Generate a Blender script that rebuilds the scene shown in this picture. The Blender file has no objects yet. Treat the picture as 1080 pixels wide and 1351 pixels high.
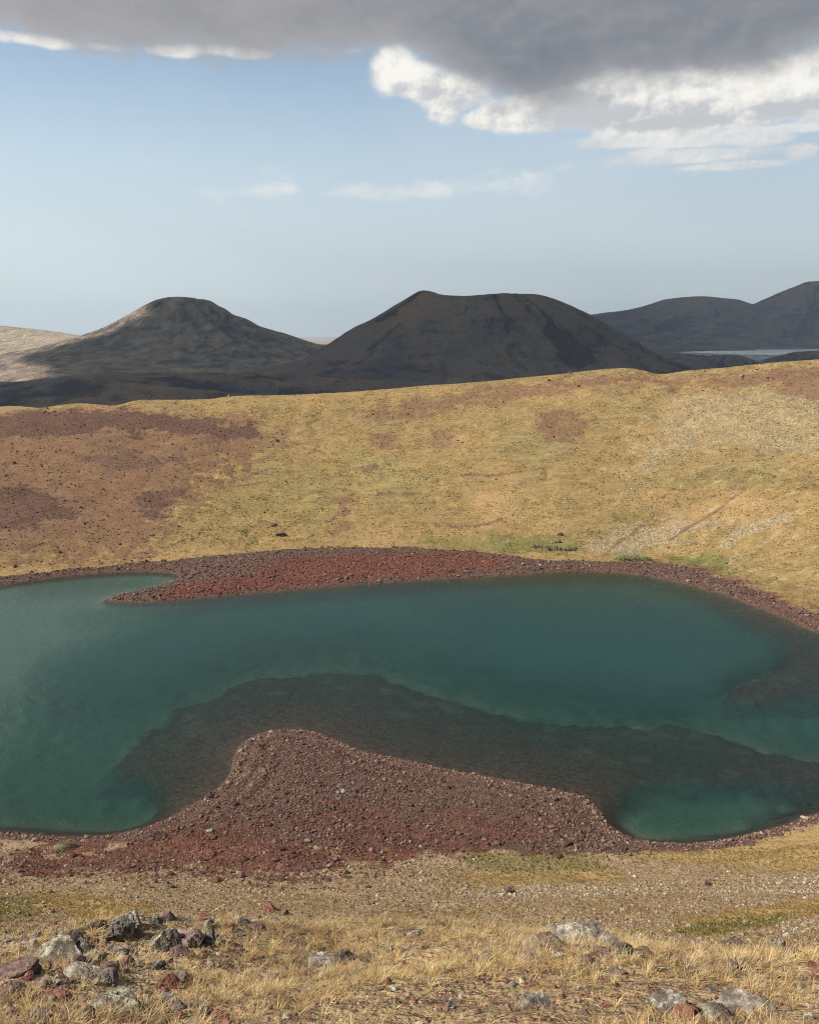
import bpy, math, random
import numpy as np
from math import radians, sin, cos, pi, atan2, asin, sqrt

rng = np.random.default_rng(7)
random.seed(7)
sc = bpy.context.scene
COL = sc.collection
EYE = np.array([0.0, 0.0, 80.0])
PITCH = radians(12.8)
F = 1080.0                      # focal length in photograph pixels (1080 wide)

# ------------------------------------------------------------------ helpers
def ray(u, v):
    a = (np.asarray(u, float) - 540.0) / F
    b = (np.asarray(v, float) - 675.5) / F
    return a, cos(PITCH) - b * sin(PITCH), -sin(PITCH) - b * cos(PITCH)

def on_plane(pts, z):
    out = []
    for u, v in pts:
        dx, dy, dz = ray(u, v)
        t = (z - EYE[2]) / dz
        out.append((float(dx * t), float(dy * t)))
    return out

def at_dist(u, v, y):
    dx, dy, dz = ray(u, v)
    t = y / dy
    return float(dx * t), float(y), float(EYE[2] + dz * t)

def sstep(e0, e1, x):
    t = np.clip((x - e0) / (e1 - e0), 0, 1)
    return t * t * (3 - 2 * t)

def catmull(pts, n=4, closed=True):
    P = [np.array(p, float) for p in pts]
    out = []
    m = len(P)
    for i in range(m if closed else m - 1):
        p0, p1, p2, p3 = (P[(i - 1) % m], P[i], P[(i + 1) % m], P[(i + 2) % m]) if closed else \
            (P[max(i - 1, 0)], P[i], P[i + 1], P[min(i + 2, m - 1)])
        for k in range(n):
            t = k / n
            out.append(0.5 * ((2 * p1) + (-p0 + p2) * t + (2 * p0 - 5 * p1 + 4 * p2 - p3) * t * t + (-p0 + 3 * p1 - 3 * p2 + p3) * t ** 3))
    if not closed:
        out.append(P[-1])
    return np.array(out)

def sd_poly(x, y, poly):
    """signed distance, negative inside"""
    x = np.asarray(x, float); y = np.asarray(y, float)
    d2 = np.full(x.shape, 1e18)
    inside = np.zeros(x.shape, bool)
    m = len(poly)
    for i in range(m):
        ax, ay = poly[i]; bx, by = poly[(i + 1) % m]
        ex, ey = bx - ax, by - ay
        px, py = x - ax, y - ay
        h = np.clip((px * ex + py * ey) / (ex * ex + ey * ey + 1e-12), 0, 1)
        dx, dy = px - ex * h, py - ey * h
        np.minimum(d2, dx * dx + dy * dy, out=d2)
        if ay != by:
            c = (ay > y) != (by > y)
            inside ^= c & (x < ex * (y - ay) / (by - ay) + ax)
    d = np.sqrt(d2)
    return np.where(inside, -d, d)

def _hash(ix, iy, seed):
    h = (ix.astype(np.int64) * 374761393 + iy.astype(np.int64) * 668265263 + seed * 2147483647) & 0xFFFFFFFF
    h = ((h ^ (h >> 13)) * 1274126177) & 0xFFFFFFFF
    h = ((h ^ (h >> 16)) * 2246822519) & 0xFFFFFFFF
    h = h ^ (h >> 15)
    return h.astype(np.float64) / 4294967295.0

def vnoise(x, y, seed=0):
    x = np.asarray(x, float); y = np.asarray(y, float)
    xi = np.floor(x); yi = np.floor(y)
    fx = x - xi; fy = y - yi
    fx = fx * fx * fx * (fx * (fx * 6 - 15) + 10); fy = fy * fy * fy * (fy * (fy * 6 - 15) + 10)
    a = _hash(xi, yi, seed); b = _hash(xi + 1, yi, seed); c = _hash(xi, yi + 1, seed); d = _hash(xi + 1, yi + 1, seed)
    return 2 * ((a * (1 - fx) + b * fx) * (1 - fy) + (c * (1 - fx) + d * fx) * fy) - 1

def fbm(x, y, octv=4, seed=0, gain=0.5):
    s = 0; a = 1.0; t = 0
    ca, sa = cos(0.6), sin(0.6)
    for o in range(octv):
        s = s + a * vnoise(x, y, seed + o * 17)
        t += a; a *= gain
        x, y = (x * ca - y * sa) * 2.03 + 3.1, (x * sa + y * ca) * 2.03 - 1.7
    return s / t

# ------------------------------------------------------------------ crater plan
shore_px = [(0, 772), (60, 763), (120, 757), (180, 754), (222, 755), (238, 760), (226, 768), (190, 778), (152, 786), (145, 791), (165, 794),
            (210, 793), (300, 785), (400, 777), (500, 769), (600, 763), (700, 757), (745, 754), (800, 755), (840, 758), (880, 765), (920, 774),
            (960, 786), (1000, 801), (1040, 817), (1080, 834)]
near_px = [(1080, 1074), (1050, 1085), (1000, 1099), (960, 1107), (920, 1113), (880, 1113), (840, 1108), (818, 1100), (800, 1085), (790, 1068),
           (770, 1053), (740, 1045), (700, 1037), (650, 1027), (600, 1018), (550, 1007), (500, 997), (470, 990), (440, 976), (410, 966), (380, 963),
           (350, 967), (325, 978), (312, 995), (306, 1020), (290, 1040), (270, 1053), (240, 1072), (200, 1090), (150, 1102), (100, 1105), (50, 1103), (0, 1098)]
R_side = [(128, 190), (130, 165), (112, 138)]
L_side = [(-82, 118), (-120, 132), (-152, 165), (-162, 205), (-148, 236)]
SHORE = catmull(on_plane(shore_px, 0) + R_side + on_plane(near_px, 0) + L_side, 3)
base_far = [(0, 757), (60, 750), (100, 746), (200, 738), (300, 731), (420, 725), (540, 723), (650, 729), (720, 736), (800, 738), (880, 742), (950, 760), (1020, 785), (1080, 808)]
base_near = [(1080, 1082), (1000, 1106), (960, 1114), (880, 1121), (820, 1126), (700, 1128), (560, 1130), (420, 1125), (300, 1118), (200, 1114), (100, 1112), (0, 1105)]
BASE = catmull(on_plane(base_far, 2.0) + [(136, 190), (138, 162), (118, 134)] + on_plane(base_near, 1.0) + [(-86, 114), (-126, 128), (-158, 162), (-168, 206), (-155, 242)], 3)
rim_px = [(-120, 548), (-60, 545), (0, 543), (30, 540), (60, 538), (85, 534), (105, 532.5), (125, 534), (150, 536), (168, 531), (180, 527.5), (200, 527), (240, 527), (275, 526), (300, 522.5),
          (330, 521.5), (400, 520), (470, 516), (540, 511), (580, 508), (620, 505), (660, 502), (700, 498), (740, 493.5), (770, 490), (800, 487), (820, 485.5), (838, 486), (852, 489),
          (865, 492.5), (880, 492.5), (905, 488), (960, 484), (1020, 478), (1080, 474), (1140, 471), (1200, 468)]
rim = []
for u, v in rim_px:
    D = np.interp(u, [-120, 0, 540, 800, 1080, 1200], [360, 376, 402, 404, 394, 380])
    rim.append(at_dist(u, v, D))
rim_back = [(300, 280, 88), (300, 180, 92), (262, 90, 90), (200, 32, 86), (120, 8, 82), (60, 0, 79.5), (0, -1.5, 78.6), (-60, 0, 79), (-130, 10, 78), (-215, 40, 74), (-290, 110, 66), (-315, 200, 56), (-300, 290, 46)]
RIM = catmull(rim + rim_back, 4)

GX0, GY0, GS = -460.0, -120.0, 1.0
gx = np.arange(GX0, 461, GS); gy = np.arange(GY0, 641, GS)
GXX, GYY = np.meshgrid(gx, gy)
g_sh = sd_poly(GXX, GYY, SHORE); g_ba = sd_poly(GXX, GYY, BASE); g_ri = sd_poly(GXX, GYY, RIM[:, :2])
num = np.zeros_like(GXX); den = np.zeros_like(GXX)
for px, py, pz in RIM:
    w = 1.0 / ((GXX - px) ** 2 + (GYY - py) ** 2 + 4.0) ** 2
    num += w * pz; den += w
g_rz = num / den

def bil(g, x, y):
    fx = np.clip((x - GX0) / GS, 0, len(gx) - 1.001); fy = np.clip((y - GY0) / GS, 0, len(gy) - 1.001)
    i = fx.astype(int); j = fy.astype(int); fx = fx - i; fy = fy - j
    return (g[j, i] * (1 - fx) + g[j, i + 1] * fx) * (1 - fy) + (g[j + 1, i] * (1 - fx) + g[j + 1, i + 1] * fx) * fy

shelf_px = [(140, 1030), (190, 975), (250, 925), (330, 893), (410, 884), (480, 880), (520, 892), (600, 918), (700, 938), (800, 947), (900, 951), (960, 966), (1010, 985), (1100, 1000),
            (1100, 1046), (1010, 1048), (900, 1048), (850, 1050), (820, 1070), (790, 1075), (700, 1050), (500, 1015), (400, 990), (330, 1010), (300, 1060), (230, 1085), (200, 1050)]
SHELF = catmull(on_plane(shelf_px, -1.5), 3)
halo_px = [(-20, 1010), (60, 960), (200, 905), (330, 858), (480, 846), (560, 868), (640, 895), (750, 918), (850, 926), (950, 935), (1020, 915), (1120, 930), (1120, 1120), (800, 1120), (400, 1000), (0, 1120)]
HALO = catmull(on_plane(halo_px, -2.5), 3)
rshelf_px = [(880, 760), (930, 790), (990, 830), (1020, 860), (985, 890), (950, 915), (985, 940), (1060, 930), (1120, 940), (1120, 830), (1000, 790)]
RSHELF = catmull(on_plane(rshelf_px, -1.0), 3)
lglare_px = [(-140, 772), (60, 766), (180, 756), (245, 760), (150, 800), (230, 812), (170, 850), (110, 890), (70, 960), (0, 1010), (-140, 1030)]  # left water: sky glare, painted as a pale shallow bed
pocket_px = [(812, 1082), (850, 1052), (905, 1046), (1005, 1047), (1030, 1062), (975, 1100), (880, 1110), (830, 1104)]
LGLARE = catmull(on_plane(lglare_px, -1.0), 3)
g_shelf = sd_poly(GXX, GYY, SHELF); g_halo = sd_poly(GXX, GYY, HALO); g_rsh = sd_poly(GXX, GYY, RSHELF); g_glare = sd_poly(GXX, GYY, LGLARE); g_pk = sd_poly(GXX, GYY, catmull(on_plane(pocket_px, -2), 3))

FAR_S = [0, .05, .15, .3, .6, .85, .95, 1.0]
FAR_P = [0, .025, .11, .26, .585, .865, .96, 1.0]
NEAR_Y = [-60, -20, -4, 0, 6.5, 15, 19, 24, 30, 45, 60, 70, 85, 100, 112, 116]
NEAR_Z = [82, 79.6, 78.5, 78.4, 73.3, 67.25, 63.4, 58.0, 51.8, 39.8, 29.7, 23.2, 13.8, 6.0, 1.4, 0.2]

def depth_at(x, y, sh):
    """depth of the lake bed under the water plane (sh < 0 is water)"""
    d = -sh
    n = fbm(x / 9, y / 9, 4, 51) + 0.6 * fbm(x / 2.5, y / 2.5, 3, 57)
    deep = 1.2 + 11.0 * (1 - np.exp(-d / 26.0))
    halo = sstep(24, -16, bil(g_halo, x, y) + 4 * n)
    z = deep * (1 - halo) + np.minimum(deep, 4.2 + 0.4 * n) * halo
    sf = sstep(4.2, -4.2, bil(g_shelf, x, y) + 2.0 * n + 2.2 * fbm(x / 18, y / 18, 3, 91))
    z = z * (1 - sf) + np.minimum(z, .5 + np.minimum(.06 * d, 1.5) + 0.2 * n) * sf
    rs = sstep(7, -7, bil(g_rsh, x, y) + 3.0 * n)
    z = z * (1 - rs) + np.minimum(z, 1.5 + 0.35 * n) * rs
    glare = sstep(18, -20, bil(g_glare, x, y) + 3 * n)
    z = z * (1 - glare) + np.minimum(z, 2.3 + 0.12 * n) * glare  # bed raised where the sky glare is painted
    pk = sstep(2.5, -3, bil(g_pk, x, y) + 1.6 * n)
    z = z * (1 - pk) + (3.3 + .3 * n) * pk
    edge = 1 - np.exp(-d / 3.0)
    return np.maximum(z, 0.3) * edge + 0.05 * d / (d + 1)

def ye_of(ba, ri):
    s = np.clip(np.where(ri < 0, ba / (ba - ri + 1e-6), 1.0), 0, 1)
    q = sstep(28, 80, -ri)
    return np.where(ri < 0, (-ri - 1.5) * (1 - q) + (1 - s) * 116.0 * q, -ri - 1.5)

def yeff(x, y):
    ba = bil(g_ba, x, y); ri = bil(g_ri, x, y)
    return ye_of(ba, ri)

def height(x, y, detail=True):
    x = np.asarray(x, float); y = np.asarray(y, float)
    sh = bil(g_sh, x, y); ba = bil(g_ba, x, y); ri = bil(g_ri, x, y); rz = bil(g_rz, x, y)
    s = np.where(ri < 0, ba / (ba - ri + 1e-6), 1.0)
    s = np.maximum(s, 0)
    out = np.maximum(ri, 0)
    far = rz * np.interp(s, FAR_S, FAR_P)
    far = far - np.where(ri > 0, 0.02 * out + 0.42 * (out - 10 * (1 - np.exp(-out / 10))), 0)
    ye = ye_of(ba, ri)
    near = np.interp(ye, NEAR_Y, NEAR_Z)
    ang = np.arctan2(x, 185.0 - y)
    wn = sstep(1.25, 0.8, np.abs(ang))
    wall = far * (1 - wn) + near * wn
    if detail:
        land = sstep(0, 6, ba)
        farw = (1 - wn) * land
        inr = sstep(-2, -26, ri) * 0.8 + 0.2
        xs, ys = x * 0.75 + y * 0.2, y
        rel = 2.2 * fbm(xs / 46, ys / 34, 3, 3) + 1.1 * fbm(xs / 15, ys / 9, 3, 9)
        rel = rel + 0.5 * fbm(xs / 5.5, ys / 3.2, 3, 13)
        tr = np.abs(fbm(xs / 30, ys / 13, 3, 23)); rel = rel - 0.8 * np.exp(-(tr / 0.045) ** 2) * sstep(-0.1, 0.35, fbm(x / 40, y / 40, 2, 29))
        wall = wall + farw * inr * rel
        mid = wn * land * sstep(22, 40, ye)
        wall = wall + mid * (0.55 * fbm(x / 13, y / 8, 3, 31) + 0.22 * fbm(x / 3.2, y / 2.2, 3, 37))
        fg = wn * sstep(42, 26, ye) * sstep(1.5, 6, ye)
        wall = wall + fg * (0.42 * fbm(x / 5.5 + 1.3, y / 4.0, 3, 41) + 0.16 * fbm(x / 1.3, y / 1.3, 3, 43))
        for kx, ky, kr, kh in KNOLLS:
            wall = wall + kh * np.exp(-(((x - kx) / kr) ** 2 + ((y - ky) / (0.7 * kr)) ** 2))
    low = 0.05 + 0.2 * np.minimum(np.maximum(sh, 0), 5) + 0.045 * np.maximum(sh - 5, 0)
    if detail:
        low = low + 0.22 * fbm(x / 3.5, y / 3.5, 3, 61) * sstep(0.5, 5, sh) + 0.16 * np.sin(sh * 1.9 + 2 * fbm(x / 9, y / 9, 2, 67)) * sstep(.3, 2, sh) * sstep(13, 5, sh)
    k = 0.8
    h = np.clip(0.5 + 0.5 * (wall - low) / k, 0, 1)
    landz = low * (1 - h) + wall * h + k * h * (1 - h)
    landz = np.where(ba < 0, np.maximum(low, 0.05), landz) if False else landz
    dep = depth_at(x, y, np.minimum(sh, 0))
    t = sstep(-0.5, 0.5, sh)
    return np.where(sh < -0.5, -dep, np.where(sh > 0.5, landz, -dep * (1 - t) + landz * t))

KNOLLS = []
# knolls of the near rim: (x, y, radius, height)
KNOLLS = [(-5.6, 13.8, 2.6, 0.75), (-3.4, 15.6, 2.4, 0.45), (3.4, 14.6, 2.6, 0.35), (0.6, 15.0, 2.5, 0.45), (8.5, 16.0, 4.0, -1.3), (5.6, 9.5, 2.0, 0.25)]

def hit(us, vs, tmax=700.0):
    """where the rays through photo pixels meet the terrain"""
    us = np.atleast_1d(np.asarray(us, float)); vs = np.atleast_1d(np.asarray(vs, float))
    dx, dy, dz = ray(us, vs)
    T = np.geomspace(4.0, tmax, 700)
    X = dx[:, None] * T; Y = dy[:, None] * T; Zr = EYE[2] + dz[:, None] * T
    H = np.maximum(height(X.ravel(), Y.ravel()).reshape(X.shape), 0.0)
    below = Zr < H
    i = np.where(below.any(1), below.argmax(1), len(T) - 1)
    lo = T[np.maximum(i - 1, 0)]; hi = T[i]
    for _ in range(14):
        m = (lo + hi) / 2
        b = EYE[2] + dz * m < np.maximum(height(dx * m, dy * m), 0.0)
        hi = np.where(b, m, hi); lo = np.where(b, lo, m)
    t = (lo + hi) / 2
    return np.stack([dx * t, dy * t, np.maximum(height(dx * t, dy * t), -50)], 1)

# ------------------------------------------------------------------ ground zones (where each kind of ground lies, in plan)
ZP = {'red': [], 'green': [], 'pale': [], 'gold': [], 'crimson': []}
def zone(kind, strength, soft, pts):
    us = [p[0] for p in pts]; vs = [p[1] for p in pts]
    w = hit(us, vs)
    ZP[kind].append((strength, soft, w[:, :2]))
zone('red', .95, 4, [(-60, 547), (0, 545.5), (60, 540.5), (100, 536), (150, 540), (260, 549), (350, 561), (330, 580), (250, 575), (150, 571), (60, 578), (-40, 578)])
zone('red', .8, 4, [(90, 597), (150, 591), (230, 598), (270, 592), (272, 608), (200, 618), (130, 626), (95, 611)])
zone('red', .85, 4, [(-40, 632), (30, 640), (60, 635), (100, 660), (110, 682), (60, 695), (-40, 712)])
zone('red', .85, 4, [(165, 640), (220, 640), (246, 652), (236, 672), (213, 697), (190, 690), (178, 662)])
zone('red', .7, 13, [(-60, 550), (120, 540), (330, 548), (385, 590), (300, 625), (235, 670), (200, 730), (100, 742), (-60, 752)])
zone('red', .6, 2.5, [(700, 541), (740, 539), (777, 556), (770, 578), (722, 584), (705, 562)])
zone('red', .62, 6, [(620, 512), (700, 504), (840, 492), (960, 490), (1100, 480), (1100, 520), (960, 508), (850, 507), (700, 525), (600, 538), (480, 562), (470, 540)])
zone('red', .7, 5, [(990, 486), (1110, 476), (1110, 545), (1030, 520)])
zone('red', .5, 2.5, [(480, 574), (520, 569), (525, 590), (490, 596)])
zone('red', .5, 2.5, [(560, 572), (595, 565), (600, 590), (575, 596)])
zone('red', .9, 3, [(870, 742), (920, 748), (1000, 775), (1080, 803), (1110, 830), (1060, 825), (960, 780), (880, 758)])
zone('green', .42, 13, [(222, 690), (235, 655), (300, 618), (440, 602), (462, 640), (455, 690), (330, 712), (230, 704)])
zone('green', .6, 3, [(560, 705), (660, 703), (770, 706), (775, 731), (690, 733), (560, 720)])
zone('green', 1.25, 2.4, [(640, 708), (690, 704), (722, 712), (760, 722), (706, 731), (645, 726)])
zone('green', 1.25, 2.4, [(880, 737), (930, 726), (958, 730), (972, 756), (940, 760), (895, 750)])
zone('green', .6, 2, [(795, 673), (850, 671), (855, 688), (815, 692)])
zone('green', .4, 5, [(780, 590), (840, 596), (830, 606), (780, 604)])
zone('green', .55, 5, [(850, 630), (1000, 620), (1080, 640), (1000, 640), (860, 645)])
zone('green', .7, 1.2, [(365, 1117), (480, 1119), (500, 1130), (430, 1137), (365, 1134)])
zone('green', .8, 1.2, [(605, 1120), (780, 1124), (795, 1150), (720, 1154), (615, 1148)])
zone('green', .9, .8, [(895, 1225), (960, 1213), (1036, 1204), (1050, 1208), (1020, 1222), (950, 1234), (900, 1232)])
zone('green', .7, .8, [(-10, 1188), (55, 1184), (60, 1204), (-10, 1218)])
zone('gold', 1, 2, [(815, 1124), (880, 1120), (960, 1113), (1100, 1082), (1100, 1150), (1000, 1143), (900, 1137)])
zone('gold', .9, 1.3, [(590, 1152), (800, 1148), (830, 1160), (700, 1168), (600, 1166)])
zone('gold', 1, .8, [(895, 1212), (960, 1200), (1110, 1180), (1110, 1205), (1000, 1214), (905, 1226)])
zone('gold', 1, .8, [(35, 1178), (120, 1184), (200, 1192), (190, 1216), (90, 1206), (40, 1196)])
zone('gold', .42, 4, [(430, 600), (470, 600), (490, 720), (460, 720)])
zone('gold', .6, 7, [(20, 600), (80, 600), (100, 640), (40, 640)])
zone('pale', .7, 6, [(880, 525), (1100, 495), (1100, 600), (1000, 600), (950, 590), (850, 625), (820, 645), (800, 640), (850, 590)])
zone('pale', .8, 3, [(780, 705), (820, 692), (900, 680), (965, 686), (900, 715), (840, 735), (770, 728)])
zone('pale', .8, 1.5, [(945, 722), (975, 695), (1050, 671), (1045, 690), (985, 705), (958, 728)])
zone('pale', .6, 3, [(810, 650), (850, 640), (845, 670), (815, 675)])
zone('pale', .6, 2, [(640, 715), (690, 705), (690, 712), (655, 722)])
zone('pale', .7, 1.2, [(590, 1172), (700, 1166), (850, 1165), (1100, 1155), (1100, 1182), (900, 1178), (700, 1186), (600, 1182)])
zone('pale', .6, 1, [(1010, 1216), (1110, 1206), (1110, 1226), (1020, 1236)])
zone('crimson', 1, 3, [(330, 757), (380, 738), (480, 730), (600, 729), (690, 738), (640, 750), (500, 762), (330, 778), (220, 788), (215, 780)])
zone('crimson', .55, 4, [(380, 1080), (480, 1062), (600, 1068), (720, 1085), (740, 1120), (600, 1132), (440, 1130)])
zone('crimson', .72, 6, [(-20, 1108), (100, 1110), (250, 1092), (340, 1095), (520, 1130), (570, 1143), (420, 1150), (230, 1162), (-20, 1155)])

for pts in ([(556, 690), (600, 694), (640, 690), (680, 676), (680, 678.5), (640, 693.5), (600, 697), (556, 693)], [(428, 690), (442, 677), (449, 660), (453, 660), (447, 679), (432, 692)],
            [(594, 628), (614, 624), (640, 626), (692, 621), (692, 623.5), (640, 629), (612, 627.5)], [(498, 650), (548, 651), (548, 653.5), (498, 652.5)], [(470, 617), (496, 611), (500, 620), (478, 625)],
            [(880, 712), (905, 694), (950, 668), (985, 640), (988, 642), (953, 671), (908, 698), (884, 714)], [(780, 745), (815, 712), (850, 690), (853, 692), (819, 715), (784, 747)], [(300, 640), (350, 634), (352, 637), (302, 643)]):
    zone('red', .72, .55, pts)
zone('red', .45, 2.5, [(436, 712), (440, 670), (452, 640), (468, 640), (466, 700), (460, 714)])
def zones(x, y):
    sh = bil(g_sh, x, y); ba = bil(g_ba, x, y)
    n = fbm(x / 7, y / 5, 4, 71) + 0.7 * fbm(x / 1.6, y / 1.2, 3, 77)
    out = {}
    for k, L in ZP.items():
        a = np.zeros(x.shape)
        for st, soft, poly in L:
            mnx, mny = poly.min(0) - 4 * soft; mxx, mxy = poly.max(0) + 4 * soft
            m = (x > mnx) & (x < mxx) & (y > mny) & (y < mxy)
            if m.any():
                d = sd_poly(x[m], y[m], poly)
                a[m] = np.maximum(a[m], st * sstep(soft, -soft, d + 1.5 * soft * n[m]))
        out[k] = a
    out['bench'] = sstep(1.6, -1.2, ba + 1.3 * n) * sstep(-.6, .2, sh)
    out['bed'] = sstep(0.3, -0.6, sh)
    ye = yeff(x, y)
    nearw = sstep(1.25, 0.8, np.abs(np.arctan2(x, 185.0 - y)))
    out['gravel'] = nearw * sstep(17, 24, ye) * (1 - out['bench']) * (0.75 + .25 * n)
    out['fore'] = nearw * sstep(25, 16, ye)
    return out

# ------------------------------------------------------------------ node helpers
class E:
    def __init__(s, t, o): s.t = t; s.o = o
    def _b(s, op, b, c=None, rev=False, clamp=False):
        n = s.t.nodes.new('ShaderNodeMath'); n.operation = op; n.use_clamp = clamp
        args = [s, b] if not rev else [b, s]
        if c is not None: args.append(c)
        for i, a in enumerate(args):
            if isinstance(a, E): s.t.links.new(a.o, n.inputs[i])
            else: n.inputs[i].default_value = float(a)
        return E(s.t, n.outputs[0])
    def __add__(s, b): return s._b('ADD', b)
    __radd__ = __add__
    def __sub__(s, b): return s._b('SUBTRACT', b)
    def __rsub__(s, b): return s._b('SUBTRACT', b, rev=True)
    def __mul__(s, b): return s._b('MULTIPLY', b)
    __rmul__ = __mul__
    def __truediv__(s, b): return s._b('DIVIDE', b)
    def mx(s, b): return s._b('MAXIMUM', b)
    def mn(s, b): return s._b('MINIMUM', b)
    def pw(s, b): return s._b('POWER', b)
    def clamp(s): return s._b('ADD', 0.0, clamp=True)
    def step(s, e0, e1):
        n = s.t.nodes.new('ShaderNodeMapRange'); n.interpolation_type = 'SMOOTHSTEP'
        s.t.links.new(s.o, n.inputs['Value'])
        flip = e0 > e1
        n.inputs['From Min'].default_value = min(e0, e1); n.inputs['From Max'].default_value = max(e0, e1)
        n.inputs['To Min'].default_value = 1.0 if flip else 0.0; n.inputs['To Max'].default_value = 0.0 if flip else 1.0
        return E(s.t, n.outputs['Result'])

class G:
    """a node tree with short calls"""
    def __init__(s, tree): s.t = tree
    def new(s, k): return s.t.nodes.new(k)
    def put(s, sock, v):
        if isinstance(v, E): s.t.links.new(v.o, sock)
        elif isinstance(v, (tuple, list)):
            sock.default_value = tuple(v) + ((1.0,) if len(v) == 3 and len(sock.default_value) == 4 else ())
        else: sock.default_value = v
    def pos(s):
        return E(s.t, s.new('ShaderNodeNewGeometry').outputs['Position'])
    def obj(s):
        return E(s.t, s.new('ShaderNodeTexCoord').outputs['Object'])
    def attr(s, name):
        n = s.new('ShaderNodeAttribute'); n.attribute_name = name
        return n
    def chan(s, name):
        n = s.attr(name); sp = s.new('ShaderNodeSeparateColor'); s.t.links.new(n.outputs['Color'], sp.inputs[0])
        return [E(s.t, sp.outputs[i]) for i in range(3)]
    def scalev(s, v, sc_):
        n = s.new('ShaderNodeVectorMath'); n.operation = 'MULTIPLY'; s.put(n.inputs[0], v); n.inputs[1].default_value = sc_
        return E(s.t, n.outputs[0])
    def addv(s, v, b):
        n = s.new('ShaderNodeVectorMath'); n.operation = 'ADD'; s.put(n.inputs[0], v)
        if isinstance(b, E): s.t.links.new(b.o, n.inputs[1])
        else: n.inputs[1].default_value = b
        return E(s.t, n.outputs[0])
    def noise(s, v, scale, detail=4, rough=.55, dist=0.0, out='Fac'):
        n = s.new('ShaderNodeTexNoise'); s.put(n.inputs['Vector'], v); n.inputs['Scale'].default_value = scale
        n.inputs['Detail'].default_value = detail; n.inputs['Roughness'].default_value = rough; n.inputs['Distortion'].default_value = dist
        return E(s.t, n.outputs[out])
    def voro(s, v, scale, out='Distance', feature='F1', rand=1.0):
        n = s.new('ShaderNodeTexVoronoi'); n.feature = feature; s.put(n.inputs['Vector'], v); n.inputs['Scale'].default_value = scale
        n.inputs['Randomness'].default_value = rand
        return E(s.t, n.outputs[out])
    def mix(s, f, a, b, blend='MIX'):
        n = s.new('ShaderNodeMix'); n.data_type = 'RGBA'; n.blend_type = blend; n.clamp_factor = True
        s.put(n.inputs[0], f); s.put(n.inputs[6], a); s.put(n.inputs[7], b)
        return E(s.t, n.outputs[2])
    def ramp(s, f, stops):
        n = s.new('ShaderNodeValToRGB'); s.put(n.inputs[0], f)
        el = n.color_ramp.elements
        while len(el) < len(stops): el.new(0.5)
        for e, (p, c) in zip(el, stops): e.position = p; e.color = tuple(c) + (1,)
        return E(s.t, n.outputs[0])
    def bump(s, h, strength, dist, nrm=None):
        n = s.new('ShaderNodeBump'); n.inputs['Strength'].default_value = strength; n.inputs['Distance'].default_value = dist
        s.put(n.inputs['Height'], h)
        if nrm is not None: s.t.links.new(nrm.o, n.inputs['Normal'])
        return E(s.t, n.outputs[0])

def material(name):
    m = bpy.data.materials.new(name); m.use_nodes = True
    t = m.node_tree
    for n in list(t.nodes):
        if n.type != 'OUTPUT_MATERIAL': t.nodes.remove(n)
    out = [n for n in t.nodes if n.type == 'OUTPUT_MATERIAL'][0]
    return m, G(t), out

def principled(g, out, color, rough=.95, spec=.12, normal=None):
    b = g.new('ShaderNodeBsdfPrincipled')
    g.put(b.inputs['Base Color'], color); g.put(b.inputs['Roughness'], rough); b.inputs['Specular IOR Level'].default_value = spec
    if normal is not None: g.t.links.new(normal.o, b.inputs['Normal'])
    g.t.links.new(b.outputs[0], out.inputs['Surface'])
    return b

# ------------------------------------------------------------------ mesh helpers
def mesh_np(name, V, faces_flat, counts, mat, attrs=None, smooth=True, parent=None, link=True):
    V = np.ascontiguousarray(V, np.float32)
    me = bpy.data.meshes.new(name)
    me.vertices.add(len(V)); me.vertices.foreach_set('co', V.ravel())
    ff = np.ascontiguousarray(faces_flat, np.int32); cn = np.ascontiguousarray(counts, np.int32)
    me.loops.add(len(ff)); me.loops.foreach_set('vertex_index', ff)
    st = np.concatenate([[0], np.cumsum(cn)[:-1]]).astype(np.int32)
    me.polygons.add(len(cn)); me.polygons.foreach_set('loop_start', st); me.polygons.foreach_set('loop_total', cn)
    me.polygons.foreach_set('use_smooth', np.full(len(cn), smooth, bool))
    me.update(calc_edges=True)
    for k, arr in (attrs or {}).items():
        arr = np.asarray(arr, np.float32)
        if arr.ndim == 1:
            a = me.attributes.new(k, 'FLOAT', 'POINT'); a.data.foreach_set('value', arr)
        else:
            a = me.attributes.new(k, 'FLOAT_COLOR', 'POINT')
            a.data.foreach_set('color', np.concatenate([arr, np.ones((len(arr), 1), np.float32)], 1).ravel())
    if mat is not None: me.materials.append(mat)
    o = bpy.data.objects.new(name, me)
    if link: COL.objects.link(o)
    if parent is not None: o.parent = parent
    return o

def grid_faces(nr, nc, wrap=False):
    i = np.arange(nr - 1)[:, None]; j = np.arange(nc if wrap else nc - 1)[None, :]
    j2 = (j + 1) % nc
    f = np.stack([i * nc + j, i * nc + j2, (i + 1) * nc + j2, (i + 1) * nc + j], -1).reshape(-1, 4)
    return f

def tag(o, label=None, cat=None, group=None, kind=None):
    if label: o['label'] = label
    if cat: o['category'] = cat
    if group: o['group'] = group
    if kind: o['kind'] = kind
    return o

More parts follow.
